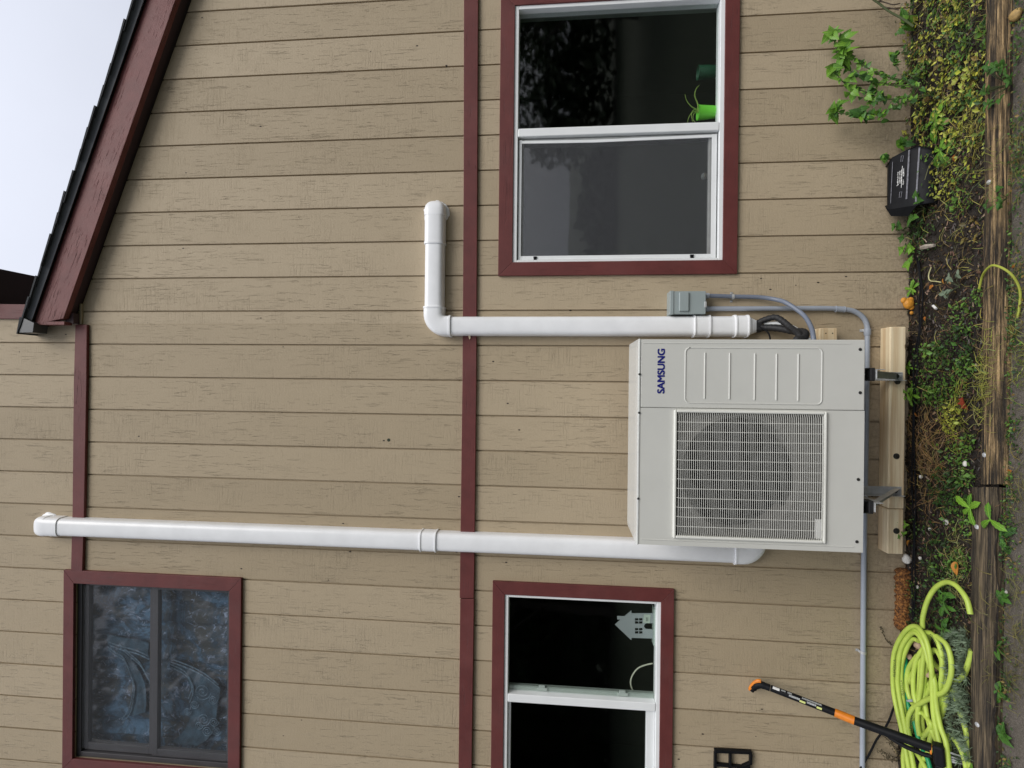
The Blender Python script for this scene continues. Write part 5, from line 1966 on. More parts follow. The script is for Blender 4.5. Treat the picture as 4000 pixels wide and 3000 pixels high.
# rotten orange strip at the wall foot
vs, fs = [], []
n, m = 44, 10
for i in range(n + 1):
    s_ = i / n
    p = A(3505, 2215 + 240 * s_, -0.012)
    for k in range(m):
        a = 2 * math.pi * k / m
        r = 0.026 + 0.012 * noise.noise(Vector((s_ * 22, math.cos(a) * 1.5, math.sin(a) * 1.5))) + 0.006 * noise.noise(Vector((s_ * 60, a * 2, 4)))
        if i in (0, n):
            r *= 0.3
        vs.append((p.x, -0.03 + r * 1.15 * math.cos(a), 0.026 + r * 1.35 * math.sin(a)))
for i in range(n):
    for k in range(m):
        k2 = (k + 1) % m
        fs.append((i * m + k, i * m + k2, (i + 1) * m + k2, (i + 1) * m + k))
fs += [tuple(range(m - 1, -1, -1)), tuple(n * m + k for k in range(m))]
build("foam_strip", MB().add(vs, fs), M_FOAM, smooth=True, auto=50, label="crumbling rusty orange foam strip at the wall foot above the hose", cat="foam strip")


def rock(name, px, py, z, r, mat, label, cat, group=None, flat=0.7, seed=0):
    c = G(px, py, z)
    bm = bmesh.new()
    bmesh.ops.create_icosphere(bm, subdivisions=2, radius=1.0)
    vs = []
    for v in bm.verts:
        d = v.co.normalized()
        k = 1 + 0.35 * noise.noise(d * 1.6 + Vector((seed, seed * 2, 1))) + 0.12 * noise.noise(d * 5 + Vector((seed, 0, 0)))
        vs.append((c.x + d.x * r[0] * k, c.y + d.y * r[1] * k, c.z + d.z * r[2] * k))
    fs = [tuple(v.index for v in f.verts) for f in bm.faces]
    bm.free()
    return build(name, MB().add(vs, fs), mat, smooth=True, auto=180, label=label, cat=cat, group=group)


stones = [
    ((3597, 1862), (0.010, 0.008, 0.008), "small pale pebble on the mulch straight below the brace bracket's upright"),
    ((3770, 1812), (0.013, 0.012, 0.010), "white pebble among weeds beside the end of the split-grain timber"),
    ((3696, 2040), (0.014, 0.011, 0.010), "cream stone on bare soil straight below the left foot bracket"),
    ((3632, 2067), (0.008, 0.008, 0.007), "tiny cream pebble by the round-leaved sprout under the pine ledger"),
    ((3594, 2180), (0.009, 0.008, 0.008), "bright white pebble just beyond the left end of the pine ledger"),
    ((3583, 2293), (0.009, 0.008, 0.007), "white chip of stone beside the rusty foam strip"),
    ((3660, 1368), (0.006, 0.006, 0.005), "tiny white pebble below the right end of the pine ledger"),
    ((3926, 2312), (0.010, 0.009, 0.008), "off-white pebble on the path edge beside the mossy timber"),
]
for k, ((a, b_), r, lb) in enumerate(stones):
    rock("pebble", a, b_, 0.010 if a < 3850 else -0.018, r, M_STONE, lb, "pebble", "pale pebbles in the bed", seed=k * 3.7)
for k, (a, b_, r, lb) in enumerate(((3588, 2520, (0.022, 0.026, 0.02), "pale tan stone lying inside the top of the lime hose loops"), (3627, 2632, (0.020, 0.030, 0.02), "pinkish tan stone between the lime hose strands"), (3553, 2566, (0.016, 0.018, 0.014), "small brown-pink stone under the lime hose near the wall"))):
    rock("stone", a, b_, 0.03, r, simple("tan_stone", (0.42, 0.30, 0.20), 0.7, var=0.3, vscale=40), lb, "stone", "stones among the hose loops", seed=k * 5 + 2)
rock("tan_mushroom", 3967, 60, -0.015, (0.026, 0.026, 0.020), simple("tan_mushroom_skin", (0.38, 0.25, 0.09), 0.7, var=0.3, vscale=70), "round tan puffball mushroom in front of the split-grain timber", "mushroom", seed=9)
rock("white_fungus", 3542, 2185, 0.02, (0.024, 0.020, 0.022), M_STONE, "lumpy white fungus at the wall foot left of the pine ledger", "fungus", seed=4)
# orange fungus with two lobes
of = thing("orange_fungus", "bright orange lobed fungus growing at the wall foot under the conduit bend", "fungus", A(3548, 1190, -0.03))


def lobes(centers, nm):
    mb = MB()
    for (a, b_, r) in centers:
        c = A(a, b_, -0.045)
        blob(mb, c, (r, r * 0.6, r * 0.9), 12)
    return build(nm, mb, M_FUNGUS, of, smooth=True)


lobes(((3549, 1186, 0.030),), "cap")
lobes(((3531, 1174, 0.017),), "lobe")
lobes(((3558, 1172, 0.016),), "lobe")
lobes(((3560, 1200, 0.016),), "lobe")
lobes(((3561, 1222, 0.010),), "stalk")
q0, q1 = G(3645, 1194, 0.018), G(3657, 1206, 0.018)
build("white_stub", MB().tube([q0, q1], 0.006, 8), M_WHITE_INK, smooth=True, label="short white plastic stub lying on the mulch", cat="plastic stub")
ch0, ch1 = G(3600, 968, 0.02), G(3650, 958, 0.02)
build("wood_splinter", MB().tube([ch0, (ch0 + ch1) / 2 + Vector((0, 0, 0.008)), ch1], [0.010, 0.013, 0.008], 6), simple("grey_driftwood", (0.35, 0.31, 0.26), 0.8, var=0.3, vscale=80), label="weathered grey wood splinter on the mulch between the bait station and fungus", cat="wood")

# ------------------------------------------------------------------ leaves and plants
def leaf_mesh(name, outline_pts, mat, fold=0.22, curl=0.25):
    """unit leaf along +Y, base at the origin; outline = half outline (x, y) from base to tip"""
    vs, fs = [], []
    n = len(outline_pts)
    mids, rs, lsd = [], [], []
    for (x, y) in outline_pts:
        zc_ = -curl * y * y
        mids.append(len(vs)); vs.append((0, y, zc_))
        rs.append(len(vs)); vs.append((x, y - 0.03, zc_ + fold * abs(x)))
        lsd.append(len(vs)); vs.append((-x, y - 0.03, zc_ + fold * abs(x)))
    for i in range(n - 1):
        fs.append((mids[i], rs[i], rs[i + 1], mids[i + 1]))
        fs.append((mids[i], mids[i + 1], lsd[i + 1], lsd[i]))
    me = bpy.data.meshes.new(name)
    me.from_pydata(vs, [], fs)
    me.materials.append(mat)
    me.polygons.foreach_set("use_smooth", [True] * len(fs))
    return me


HEART = [(0.02, 0.0), (0.30, 0.02), (0.40, 0.12), (0.36, 0.20), (0.42, 0.28), (0.35, 0.38), (0.37, 0.46), (0.28, 0.56), (0.27, 0.64), (0.17, 0.74), (0.14, 0.82), (0.0, 1.0)]
OVAL = [(0.02, 0.0), (0.14, 0.08), (0.24, 0.25), (0.28, 0.45), (0.24, 0.65), (0.14, 0.85), (0.0, 1.0)]
LONG = [(0.03, 0.0), (0.06, 0.12), (0.10, 0.25), (0.16, 0.40), (0.13, 0.46), (0.20, 0.58), (0.16, 0.66), (0.19, 0.76), (0.11, 0.88), (0.0, 1.0)]
LOBED = [(0.02, 0.0), (0.10, 0.06), (0.30, 0.10), (0.16, 0.22), (0.44, 0.38), (0.22, 0.46), (0.34, 0.66), (0.14, 0.70), (0.0, 1.0)]
ME_HEART = leaf_mesh("heart_leaf", HEART, M_LEAF)
ME_HEART_D = leaf_mesh("heart_leaf_dark", HEART, M_LEAF_D)
ME_OVAL = leaf_mesh("oval_leaf", OVAL, M_LEAF_D)
ME_OVAL_L = leaf_mesh("oval_leaf_light", OVAL, M_LEAF)
ME_OVAL_Y = leaf_mesh("oval_leaf_yellow", OVAL, M_LEAF_Y)
ME_LONG = leaf_mesh("long_leaf", LONG, M_LEAF, 0.15, 0.45)
ME_LONG_D = leaf_mesh("long_leaf_dark", LONG, M_LEAF_D, 0.15, 0.45)
ME_DRY = leaf_mesh("dry_leaf", OVAL, M_LEAF_DRY, 0.5, 0.3)
ME_RED = leaf_mesh("red_leaf", LOBED, M_LEAF_RED, 0.5, 0.3)


def put_leaf(parent, me, base, direction, size, normal=None, roll=0.0, wide=1.0):
    """leaf with its base at a point, pointing along direction, upper side towards normal"""
    d = Vector(direction).normalized()
    nrm = Vector(normal) if normal is not None else Vector((0, -0.6, 0.8))
    nrm = nrm - d * nrm.dot(d)
    nrm = nrm.normalized() if nrm.length > 1e-4 else d.orthogonal().normalized()
    x = d.cross(nrm)
    m = Matrix(((x.x, d.x, nrm.x, 0), (x.y, d.y, nrm.y, 0), (x.z, d.z, nrm.z, 0), (0, 0, 0, 1)))
    o = bpy.data.objects.new("leaf", me)
    COL.objects.link(o)
    rl = root_loc(parent)
    o.parent = parent
    o.matrix_local = Matrix.Translation(Vector(base) - rl) @ m @ Matrix.Rotation(roll, 4, 'Y') @ Matrix.Diagonal((size * wide, size, size, 1))
    return o


def T0(x, y, Y):
    return A(*cz(3000, 0, x, y), Y)


def dirpx(ang):
    """direction in the wall plane: angle measured in the picture, 0 = picture right (down), 90 = picture up (right)"""
    return Vector((math.sin(RAD(ang)), 0, -math.cos(RAD(ang))))


# tall leafy stems beside the right window
tp_root = T0(1330, 800, -0.17)
tall = thing("leafy_shrub", "tall thin leafy sapling with several bare stems rising under the right window", "shrub", (tp_root.x, tp_root.y, 0.0))
stems = [
    [(1420, 800, -.18), (1250, 745, -.17), (1100, 740, -.15), (960, 715, -.13), (830, 670, -.11), (740, 630, -.10), (660, 570, -.09), (600, 470, -.09), (560, 300, -.09)],
    [(1300, 740, -.15), (1150, 692, -.14), (1050, 670, -.13), (900, 610, -.12), (800, 545, -.11), (740, 505, -.11), (660, 440, -.10)],
    [(1100, 860, -.16), (960, 850, -.14), (860, 800, -.12), (700, 740, -.10), (630, 690, -.10), (600, 640, -.10), (570, 590, -.10)],
    [(1400, 820, -.20), (1200, 880, -.19), (1080, 930, -.18), (950, 980, -.16), (850, 990, -.15), (750, 985, -.14), (620, 980, -.13), (560, 950, -.12)],
    [(1350, 820, -.18), (1150, 850, -.16), (1000, 850, -.15), (950, 830, -.14)],
    [(1130, 610, -.10), (1090, 540, -.09), (1085, 480, -.09)],
]
for st_ in stems:
    P = smooth_path([T0(*p) for p in st_], 5)
    build("stem", MB().tube(P, [0.0042 - 0.0022 * k / (len(P) - 1) for k in range(len(P))], 6), M_STEM, tall, smooth=True)
R_ = random.Random(21)
stem_paths = [smooth_path([T0(*p) for p in st_], 5) for st_ in stems]
clusters = [  # x, y, Y, list of (picture angle, size in crop px)
    (560, 300, -.09, [(60, 120), (170, 130), (215, 120), (20, 110), (270, 110), (120, 90)]),
    (640, 360, -.10, [(330, 130), (15, 120), (80, 120), (250, 120), (200, 110)]),
    (640, 450, -.11, [(20, 130), (330, 140), (285, 120), (250, 110), (160, 130), (200, 120), (70, 100)]),
    (630, 520, -.10, [(300, 150), (340, 120), (250, 120), (40, 100)]),
    (560, 600, -.10, [(200, 120), (265, 110), (230, 110), (330, 110)]),
    (700, 690, -.12, [(300, 80), (200, 80), (60, 75)]),
    (780, 640, -.13, [(30, 75), (300, 85), (110, 70)]),
    (850, 660, -.14, [(60, 80), (330, 85), (280, 80)]),
    (890, 690, -.15, [(300, 80), (20, 70)]),
    (730, 790, -.12, [(300, 90), (220, 100), (30, 80), (160, 70)]),
    (880, 790, -.14, [(60, 85), (340, 80), (280, 75)]),
    (840, 830, -.14, [(220, 70), (310, 80)]),
    (940, 860, -.15, [(60, 95), (110, 80), (210, 100), (280, 80), (340, 85)]),
    (560, 955, -.12, [(70, 110), (150, 100), (200, 115), (285, 125), (330, 95)]),
    (600, 930, -.12, [(30, 115), (80, 90)]),
    (800, 970, -.15, [(160, 120), (60, 95), (20, 110), (250, 130), (300, 110), (200, 130), (340, 85)]),
    (870, 1010, -.16, [(20, 85), (310, 85), (270, 80), (70, 75)]),
    (980, 700, -.14, [(60, 65), (300, 65), (10, 60)]),
    (1080, 890, -.17, [(60, 65), (290, 70), (160, 60)]),
    (960, 1030, -.16, [(340, 75), (20, 60)]),
    (1080, 480, -.09, [(70, 75), (150, 70), (20, 70), (260, 70)]),
    (1180, 190, -.08, [(30, 130), (110, 120), (330, 130), (70, 90)]),
    (1140, 250, -.08, [(300, 80), (200, 70)]),
    (1010, 1370, -.04, [(60, 70), (300, 75), (160, 65), (240, 60)]),
    (1150, 1250, -.06, [(20, 130), (150, 90), (250, 95), (330, 90)]),
]
for x, y, Y, ls_ in clusters:
    c0 = T0(x, y, Y)
    for ang, sz in ls_ + [(a_ + 37, s_ * 0.72) for a_, s_ in ls_]:
        c = c0 + Vector((R_.uniform(-.014, .014), R_.uniform(-.02, .02), R_.uniform(-.014, .014)))
        d = dirpx(ang + R_.uniform(-12, 12)) + Vector((0, -R_.uniform(-0.1, 0.9), R_.uniform(-0.5, 0.1)))
        size = sz / 2.212 / 0.66 / 1000.0 * 0.72
        me = ME_HEART if (x < 760 or R_.random() < 0.35) else ME_HEART_D
        put_leaf(tall, me, c, d, size, Vector((R_.uniform(-.5, .5), -0.75, 0.55)), R_.uniform(-0.6, 0.6), R_.uniform(0.75, 1.0))


for P in stem_paths:
    for k in range(3, len(P) - 1):
        for _ in range(2 if k < len(P) * 0.7 else 1):
            if R_.random() < 0.72:
                d = dirpx(R_.uniform(0, 360)) + Vector((0, R_.uniform(-0.8, 0.2), -0.2))
                put_leaf(tall, ME_HEART if R_.random() < 0.4 else ME_HEART_D, P[k], d, R_.uniform(0.018, 0.036), Vector((R_.uniform(-.5, .5), -0.7, 0.6)), R_.uniform(-.5, .5), 0.9)


def small_plant(name, label, cat, px, py, z, n, size, me, up=0.5, spread=0.02, long=False, rr=R_, group=None):
    """a rosette or sprig rooted at a ground pixel"""
    c = G(px, py, z)
    t = thing(name, label, cat, c, group)
    if not long:
        stm = MB()
        tips = []
        for k in range(max(2, n // 3)):
            a = rr.uniform(0, 2 * math.pi)
            e = c + Vector((math.cos(a) * spread, math.sin(a) * spread * 0.8, up * spread * rr.uniform(0.6, 1.6)))
            stm.tube([c, (c + e) / 2 + Vector((0, 0, spread * 0.2)), e], 0.0011, 4)
            tips.append(e)
        build("stems", stm, M_STEM, t)
    else:
        tips = [c]
    for k in range(n):
        a = 2 * math.pi * k / n + rr.uniform(-.35, .35)
        b = tips[k % len(tips)]
        d = Vector((math.cos(a), math.sin(a), rr.uniform(0.05, 0.8) * up))
        put_leaf(t, me, b, d, size * rr.uniform(0.7, 1.15), Vector((0, -0.2, 1)), rr.uniform(-.3, .3))
    return t


# docks and dandelions one can tell apart
plants = [
    ("dandelion", "dandelion rosette with toothed leaves sprawling over the join of the two timbers", "weed", 3790, 1985, 0.035, 5, 0.075, ME_LONG, 0.9, 0.02, True),
    ("dock_plant", "broad bright leafed weed on the mossy timber's joint, half across the path", "weed", 3868, 2030, 0.04, 3, 0.068, ME_LONG, 0.7, 0.02, True),
    ("dock_plant", "long leaved dark green weed hanging onto the path beside the mossy timber", "weed", 3908, 2100, -0.01, 5, 0.100, ME_LONG_D, 0.35, 0.02, True),
    ("plantain", "long toothed leaf weed flopping over the mulch in front of the bait station", "weed", 3672, 590, 0.02, 5, 0.105, ME_LONG, 0.25, 0.02, True),
    ("plantain", "broad leaved weed between the sapling and the bait station", "weed", 3655, 470, 0.02, 7, 0.095, ME_LONG, 0.5, 0.02, True),
    ("mint_weed", "leafy sprig growing against the end of the bait station nearest the heat pump", "weed", 3615, 815, 0.02, 12, 0.048, ME_HEART_D, 0.9, 0.045, False),
    ("mint_weed", "bright leafy sprig at the wall foot midway between bait station and orange fungus", "weed", 3572, 1000, 0.015, 12, 0.042, ME_HEART, 0.9, 0.040, False),
    ("mint_weed", "leafy clump climbing the wall foot just left of the bait station", "weed", 3560, 915, 0.015, 12, 0.036, ME_HEART_D, 1.2, 0.045, False),
    ("star_weed", "small star shaped yellow-green sprout by the orange fungus", "weed", 3563, 1128, 0.012, 9, 0.042, ME_LONG, 1.0, 0.02, True),
    ("round_weed", "round-leaved sprout under the left end of the pine ledger", "weed", 3560, 2070, 0.02, 16, 0.024, ME_OVAL_L, 1.2, 0.040, False),
    ("ledger_weed", "leafy sprig in front of the right bracket on the pine ledger", "weed", 3570, 1535, 0.02, 12, 0.050, ME_LONG, 1.0, 0.03, False),
    ("ledger_weed", "small pointed leaf sprig by the right end of the pine ledger", "weed", 3553, 1435, 0.02, 7, 0.036, ME_LONG, 1.2, 0.02, True),
    ("path_weed", "mint-like leaf rosette on the path edge beside the far part of the mossy timber", "weed", 3893, 2530, -0.01, 8, 0.050, ME_OVAL, 0.6, 0.02, True),
    ("path_weed", "single big leaf seedling beside the mossy timber nearest the hose end", "weed", 3900, 2700, -0.01, 4, 0.060, ME_OVAL, 0.4, 0.02, True),
    ("path_weed", "round leaf seedling on the path opposite the upper bend of the hose", "weed", 3915, 2330, -0.01, 6, 0.040, ME_OVAL, 0.5, 0.02, True),
    ("path_weed", "lobed pale seedling on the path below the weed puller", "weed", 3915, 2870, -0.01, 6, 0.052, ME_HEART_D, 0.4, 0.02, True),
    ("path_clump", "dense dark green clump on the path in front of the sapling", "weed", 3950, 330, -0.01, 70, 0.026, ME_OVAL, 1.0, 0.075, False),
    ("path_clump", "small leafy clump hanging over the timber opposite the bait station", "weed", 3935, 775, 0.0, 26, 0.024, ME_OVAL, 1.0, 0.045, False),
    ("silver_weed", "grey-green speckled weed lying on the mulch below the orange fungus", "weed", 3750, 1120, 0.015, 18, 0.030, leaf_mesh("silver_leaf", OVAL, leaf_material("silver_green_leaf", (0.13, 0.19, 0.12), (0.24, 0.30, 0.21))), 0.5, 0.055, False),
    ("hose_weed", "toothed leaf weed growing up inside the single arc of hose", "weed", 3700, 2340, 0.02, 12, 0.062, ME_LONG_D, 0.9, 0.03, False),
    ("hose_weed", "pointed dark weed beside the right shoulder of the hose loops", "weed", 3705, 2440, 0.02, 10, 0.055, ME_LONG_D, 0.8, 0.03, False),
    ("hose_weed", "clover sprig at the bottom of the timber beside the weed puller tines", "weed", 3800, 2985, 0.02, 10, 0.034, ME_OVAL_L, 0.6, 0.04, False),
]
for p in plants:
    small_plant(*p[:10], p[10] if len(p) > 10 else 0.02, p[11] if len(p) > 11 else False)

# fallen leaves
fallen = [((3646, 1116), 20, 0.036, ME_DRY, "orange fallen leaf on the mulch below the orange fungus"), ((3685, 1089), 80, 0.028, ME_DRY, "small orange fallen leaf farther from the wall than its larger neighbour"),
          ((3615, 1237), 60, 0.026, ME_DRY, "curled orange leaf beside the black tubes under the conduit bend"), ((3965, 1036), 10, 0.030, ME_DRY, "orange leaf lying on the path beyond the split-grain timber"),
          ((3762, 1552), 100, 0.075, ME_RED, "dark red lobed leaf standing among weeds near the timber"), ((3645, 1862), 40, 0.028, ME_DRY, "yellow-orange leaf on bare soil below the heat pump fan"),
          ((3951, 1838), 30, 0.034, ME_DRY, "brown-orange leaf on the path next to the timber join"), ((3575, 1612), 100, 0.024, ME_DRY, "rust coloured leaf by the pine ledger under the lettered panel"),
          ((3680, 1827), 10, 0.024, ME_DRY, "pinkish rust leaf among dry stalks below the fan"), ((3553, 2112), 70, 0.036, ME_DRY, "tan dry leaf touching the lower edge of the pine ledger"),
          ((3735, 2195), 95, 0.060, ME_DRY, "long orange blade of dead leaf among grass by the mossy timber"), ((3730, 605), 60, 0.038, ME_DRY, "orange leaf cluster among the yellow weeds near the bait station")]
for (a, b_), ang, sz, me, lb in fallen:
    c = G(a, b_, 0.020 if a < 3850 else -0.015)
    o = bpy.data.objects.new("fallen_leaf", me)
    COL.objects.link(o)
    o.location = c
    o.rotation_euler = (R_.uniform(-.35, .35), R_.uniform(-.35, .35), RAD(ang))
    o.scale = (sz, sz, sz)
    o["label"], o["category"], o["group"] = lb, "fallen leaf", "fallen leaves on the ground"

# arching yellow stem over the timber
P = [cz(3000, 750, *p) for p in ((1820, 860), (1845, 750), (1872, 690), (1920, 642), (1965, 636), (2040, 665), (2110, 720), (2160, 800), (2180, 880), (2172, 1000), (2155, 1085))]
zz_ = [0.02, 0.03, 0.05, 0.06, 0.06, 0.05, 0.03, 0.005, -0.01, -0.018, -0.02]
ystem = build("yellow_stem", MB().tube(smooth_path([G(p[0], p[1], z) for p, z in zip(P, zz_)], 6), 0.0048, 8), simple("yellow_green_stem", (0.36, 0.40, 0.055), 0.5), smooth=True,
              label="yellow-green stalk arching over the split-grain timber onto the path", cat="stalk")
P = [G(*cz(3000, 750, *p), 0.02) for p in ((1410, 650), (1388, 720), (1400, 765), (1450, 772), (1495, 780))]
build("pale_root", MB().tube(smooth_path(P, 6), 0.0026, 6), simple("pale_root_skin", (0.55, 0.52, 0.26), 0.6), smooth=True, label="pale curved root lying on the mulch above the two orange leaves", cat="root")
# dark bare branch at the top corner
P = [T0(*p) for p in ((860, -40, -.06), (960, 30, -.07), (1050, 100, -.09), (1160, 160, -.12), (1260, 230, -.16))]
br_ = build("bare_branch", MB().tube(smooth_path(P, 6), 0.0055, 7), M_STEM, smooth=True, label="dark bare branch slanting into the weeds at the far right end of the wall", cat="branch")
for pts in ([(960, 10, -.08), (1010, 20, -.08), (1080, 40, -.09), (1140, 30, -.09)], [(1000, 60, -.08), (1060, 70, -.09), (1130, 85, -.10)], [(940, 15, -.07), (1000, -10, -.07)]):
    build("twig", MB().tube(smooth_path([T0(*p) for p in pts], 4), 0.0032, 5), simple("brown_twig", (0.075, 0.055, 0.04), 0.8), br_, smooth=True)
# wiry dead weeds against the wall near the hose
dw = thing("dead_weed", "wiry dead weed with dark seed heads against the wall beside the weed puller", "weed", WP(1150, 1560, -0.03))
M_DEAD = simple("dead_stalk", (0.075, 0.060, 0.032), 0.8)
sdm = MB()
for pts in ([(1160, 1600), (1110, 1500), (1040, 1420), (990, 1380)], [(1150, 1590), (1060, 1550), (1000, 1520), (955, 1510)], [(1150, 1620), (1060, 1580), (1000, 1560)], [(1150, 1600), (1080, 1470), (1050, 1440)]):
    Q = smooth_path([WP(*p, -0.035) for p in pts], 6)
    build("stalk", MB().tube(Q, 0.0013, 4), M_DEAD, dw)
    for q in Q[4:]:
        for _ in range(2):
            blob(sdm, q + Vector((R_.uniform(-.012, .012), R_.uniform(-.008, .004), R_.uniform(-.012, .012))), (0.0032, 0.0032, 0.0032), 5)
build("seed_heads", sdm, M_DEAD, dw, kind='stuff')
dw2 = thing("dead_weed", "thin dark seed stalk leaning on the wall above the top of the hose loops", "weed", WP(1085, 600, -0.02))
Q = smooth_path([WP(*p, -0.02) for p in ((1085, 600), (1040, 570), (1005, 520), (985, 470), (970, 435))], 6)
build("stalk", MB().tube(Q, 0.0013, 4), M_DEAD, dw2)
sdm = MB()
for q in Q[2:]:
    blob(sdm, q + Vector((R_.uniform(-.005, .005), 0, R_.uniform(-.005, .005))), (0.0034, 0.003, 0.0034), 5)
build("seed_heads", sdm, M_DEAD, dw2, kind='stuff')

# feathery grey-green plant between hose and timber
fth = MB()
fr2 = np.random.default_rng(3)
for k in range(230):
    x, y = fr2.uniform(1530, 1745), fr2.uniform(470, 1620)
    lo_x = 1500 + 60 * math.sin((y - 470) / 1150 * 3.1)
    if x < lo_x:
        continue
    c = H(x, y, fr2.uniform(0.02, 0.055))
    g_ = fr2.uniform(0.7, 1.25)
    tint = (0.17 * g_, 0.235 * g_, 0.145 * g_)
    for j in range(16):
        a = fr2.uniform(0, 2 * math.pi)
        e = fr2.uniform(0.0, 1.2)
        d = Vector((math.cos(a) * math.cos(e), math.sin(a) * math.cos(e), math.sin(e))) * fr2.uniform(0.018, 0.040)
        sdv = d.cross(Vector((0, 0, 1)))
        sdv = sdv.normalized() * 0.0012 if sdv.length > 1e-6 else Vector((0.0012, 0, 0))
        mid = c + d * 0.55 + Vector((0, 0, 0.003))
        fth.add([c - sdv, c + sdv, mid + sdv, mid - sdv, c + d], [(0, 1, 2, 3), (3, 2, 4)], tint)
fo = thing("feathery_plant", "feathery grey-green plant filling the gap between hose heap and mossy timber", "plant", H(1640, 1000, 0.0))
build("needles", fth, M_TINT, fo, kind='stuff')

# ------------------------------------------------------------------ ground cover, mulch, dry stalks (nobody could count them)
def leaflet(mb, c, size, tint, R, tilt=0.9):
    a = R.uniform(0, 2 * math.pi)
    d = Vector((math.cos(a), math.sin(a), R.uniform(-0.1, tilt)))
    d.normalize()
    s_ = d.cross(Vector((0, 0, 1))).normalized()
    up_ = s_.cross(d)
    w_ = size * R.uniform(0.26, 0.42)
    p0, p3 = c, c + d * size
    p1 = c + d * size * 0.45 + s_ * w_ + up_ * size * 0.08
    p2 = c + d * size * 0.45 - s_ * w_ + up_ * size * 0.08
    pm = c + d * size * 0.5
    mb.add([p0, p1, p3, p2, pm], [(0, 1, 4), (1, 2, 4), (0, 4, 3), (4, 2, 3)], tint)


def blade(mb, c, ln, wd, tint, R, lift=0.6):
    a = R.uniform(0, 2 * math.pi)
    d = Vector((math.cos(a), math.sin(a), 0))
    s_ = Vector((-d.y, d.x, 0)) * wd
    pts = []
    e = R.uniform(0.2, lift)
    for k in range(4):
        t_ = k / 3
        pts.append(c + d * ln * t_ + Vector((0, 0, ln * (e * t_ - e * 1.05 * t_ * t_))) + Vector((d.y, -d.x, 0)) * ln * 0.15 * R.uniform(-1, 1) * t_)
    vs = []
    for k, p in enumerate(pts):
        q = 1 - 0.75 * k / 3
        vs += [p - s_ * q, p + s_ * q + Vector((0, 0, wd * 0.5))]
    mb.add(vs, [(0, 1, 3, 2), (2, 3, 5, 4), (4, 5, 7, 6)], tint)


cov = MB()
R3 = random.Random(99)


def tintv(base, R, v=0.35):
    g_ = R.uniform(1 - v, 1 + v)
    return (base[0] * g_ * R.uniform(0.85, 1.15), base[1] * g_, base[2] * g_ * R.uniform(0.7, 1.3))


YG, GG, DG, OL = (0.33, 0.35, 0.05), (0.085, 0.175, 0.026), (0.030, 0.075, 0.014), (0.17, 0.125, 0.035)
xr_ = G(3700, 760, 0).x
# dense yellow-green cover towards the right end of the bed
for k in range(11000):
    x = R3.uniform(xr_, 3.0)
    y = R3.uniform(-0.545, -0.01)
    dens = min(1.0, (x - xr_) / 0.45 + 0.12) * max(0.06, 0.42 + 1.7 * lump(x, y, 10, 5))
    if R3.random() > dens:
        continue
    h_ = abs(R3.gauss(0, 0.022)) + 0.004 + (0.03 * R3.random() if y > -0.22 and x > 0.9 else 0)
    f = lump(x, y, 6, 8)
    wall_side = max(0.0, 1 + y / 0.22)
    base = GG if (f > 0.12) else (OL if R3.random() < 0.22 + 0.3 * wall_side else YG)
    if R3.random() < 0.35 * wall_side + 0.12:
        base = DG
    leaflet(cov, Vector((x, y, soil_z(x, y) + h_)), (R3.uniform(0.008, 0.020) if R3.random() < 0.8 else R3.uniform(0.022, 0.040)), tintv(base, R3, 0.5), R3)
# patches elsewhere, from where they stand in the photograph
patches = [(3746, 1360, 90, 260, DG), (3642, 1405, 70, 160, GG), (3790, 1430, 55, 120, GG), (3560, 840, 55, 110, DG), (3565, 930, 60, 160, DG), (3836, 1157, 40, 70, GG), (3777, 1247, 70, 150, GG), (3620, 960, 50, 60, DG),
           (3610, 1535, 60, 170, GG), (3680, 1545, 60, 170, GG), (3730, 1635, 60, 150, YG), (3696, 1905, 80, 230, DG), (3725, 1945, 80, 230, DG), (3770, 2020, 80, 220, GG), (3745, 1780, 60, 120, GG), (3790, 1860, 50, 120, GG),
           (3680, 2175, 90, 220, DG), (3700, 2235, 80, 180, GG), (3560, 2300, 40, 70, GG), (3580, 2410, 40, 60, DG), (3790, 1730, 40, 70, GG), (3700, 1440, 120, 160, GG), (3640, 1470, 120, 130, DG), (3750, 1500, 60, 90, GG),
           (3640, 2330, 80, 130, DG), (3700, 2400, 80, 170, DG), (3590, 2060, 50, 60, GG), (3650, 2100, 60, 50, DG), (3770, 2200, 60, 120, GG), (3620, 860, 60, 90, DG), (3800, 900, 60, 60, OL), (3690, 720, 60, 120, YG), (3760, 790, 60, 90, GG)]
for px, py, rd, cnt, base in patches:
    for k in range(int(cnt * 0.95)):
        a, r = R3.uniform(0, 6.283), rd * math.sqrt(R3.random())
        c = G(px + r * math.cos(a) * 0.8, py + r * math.sin(a), 0)
        if c.y > -0.004 or c.y < -0.55:
            continue
        c.z = soil_z(c.x, c.y) + abs(R3.gauss(0, 0.016)) + 0.004
        leaflet(cov, c, R3.uniform(0.006, 0.016) if R3.random() < 0.85 else R3.uniform(0.018, 0.03), tintv(base, R3, 0.5), R3)
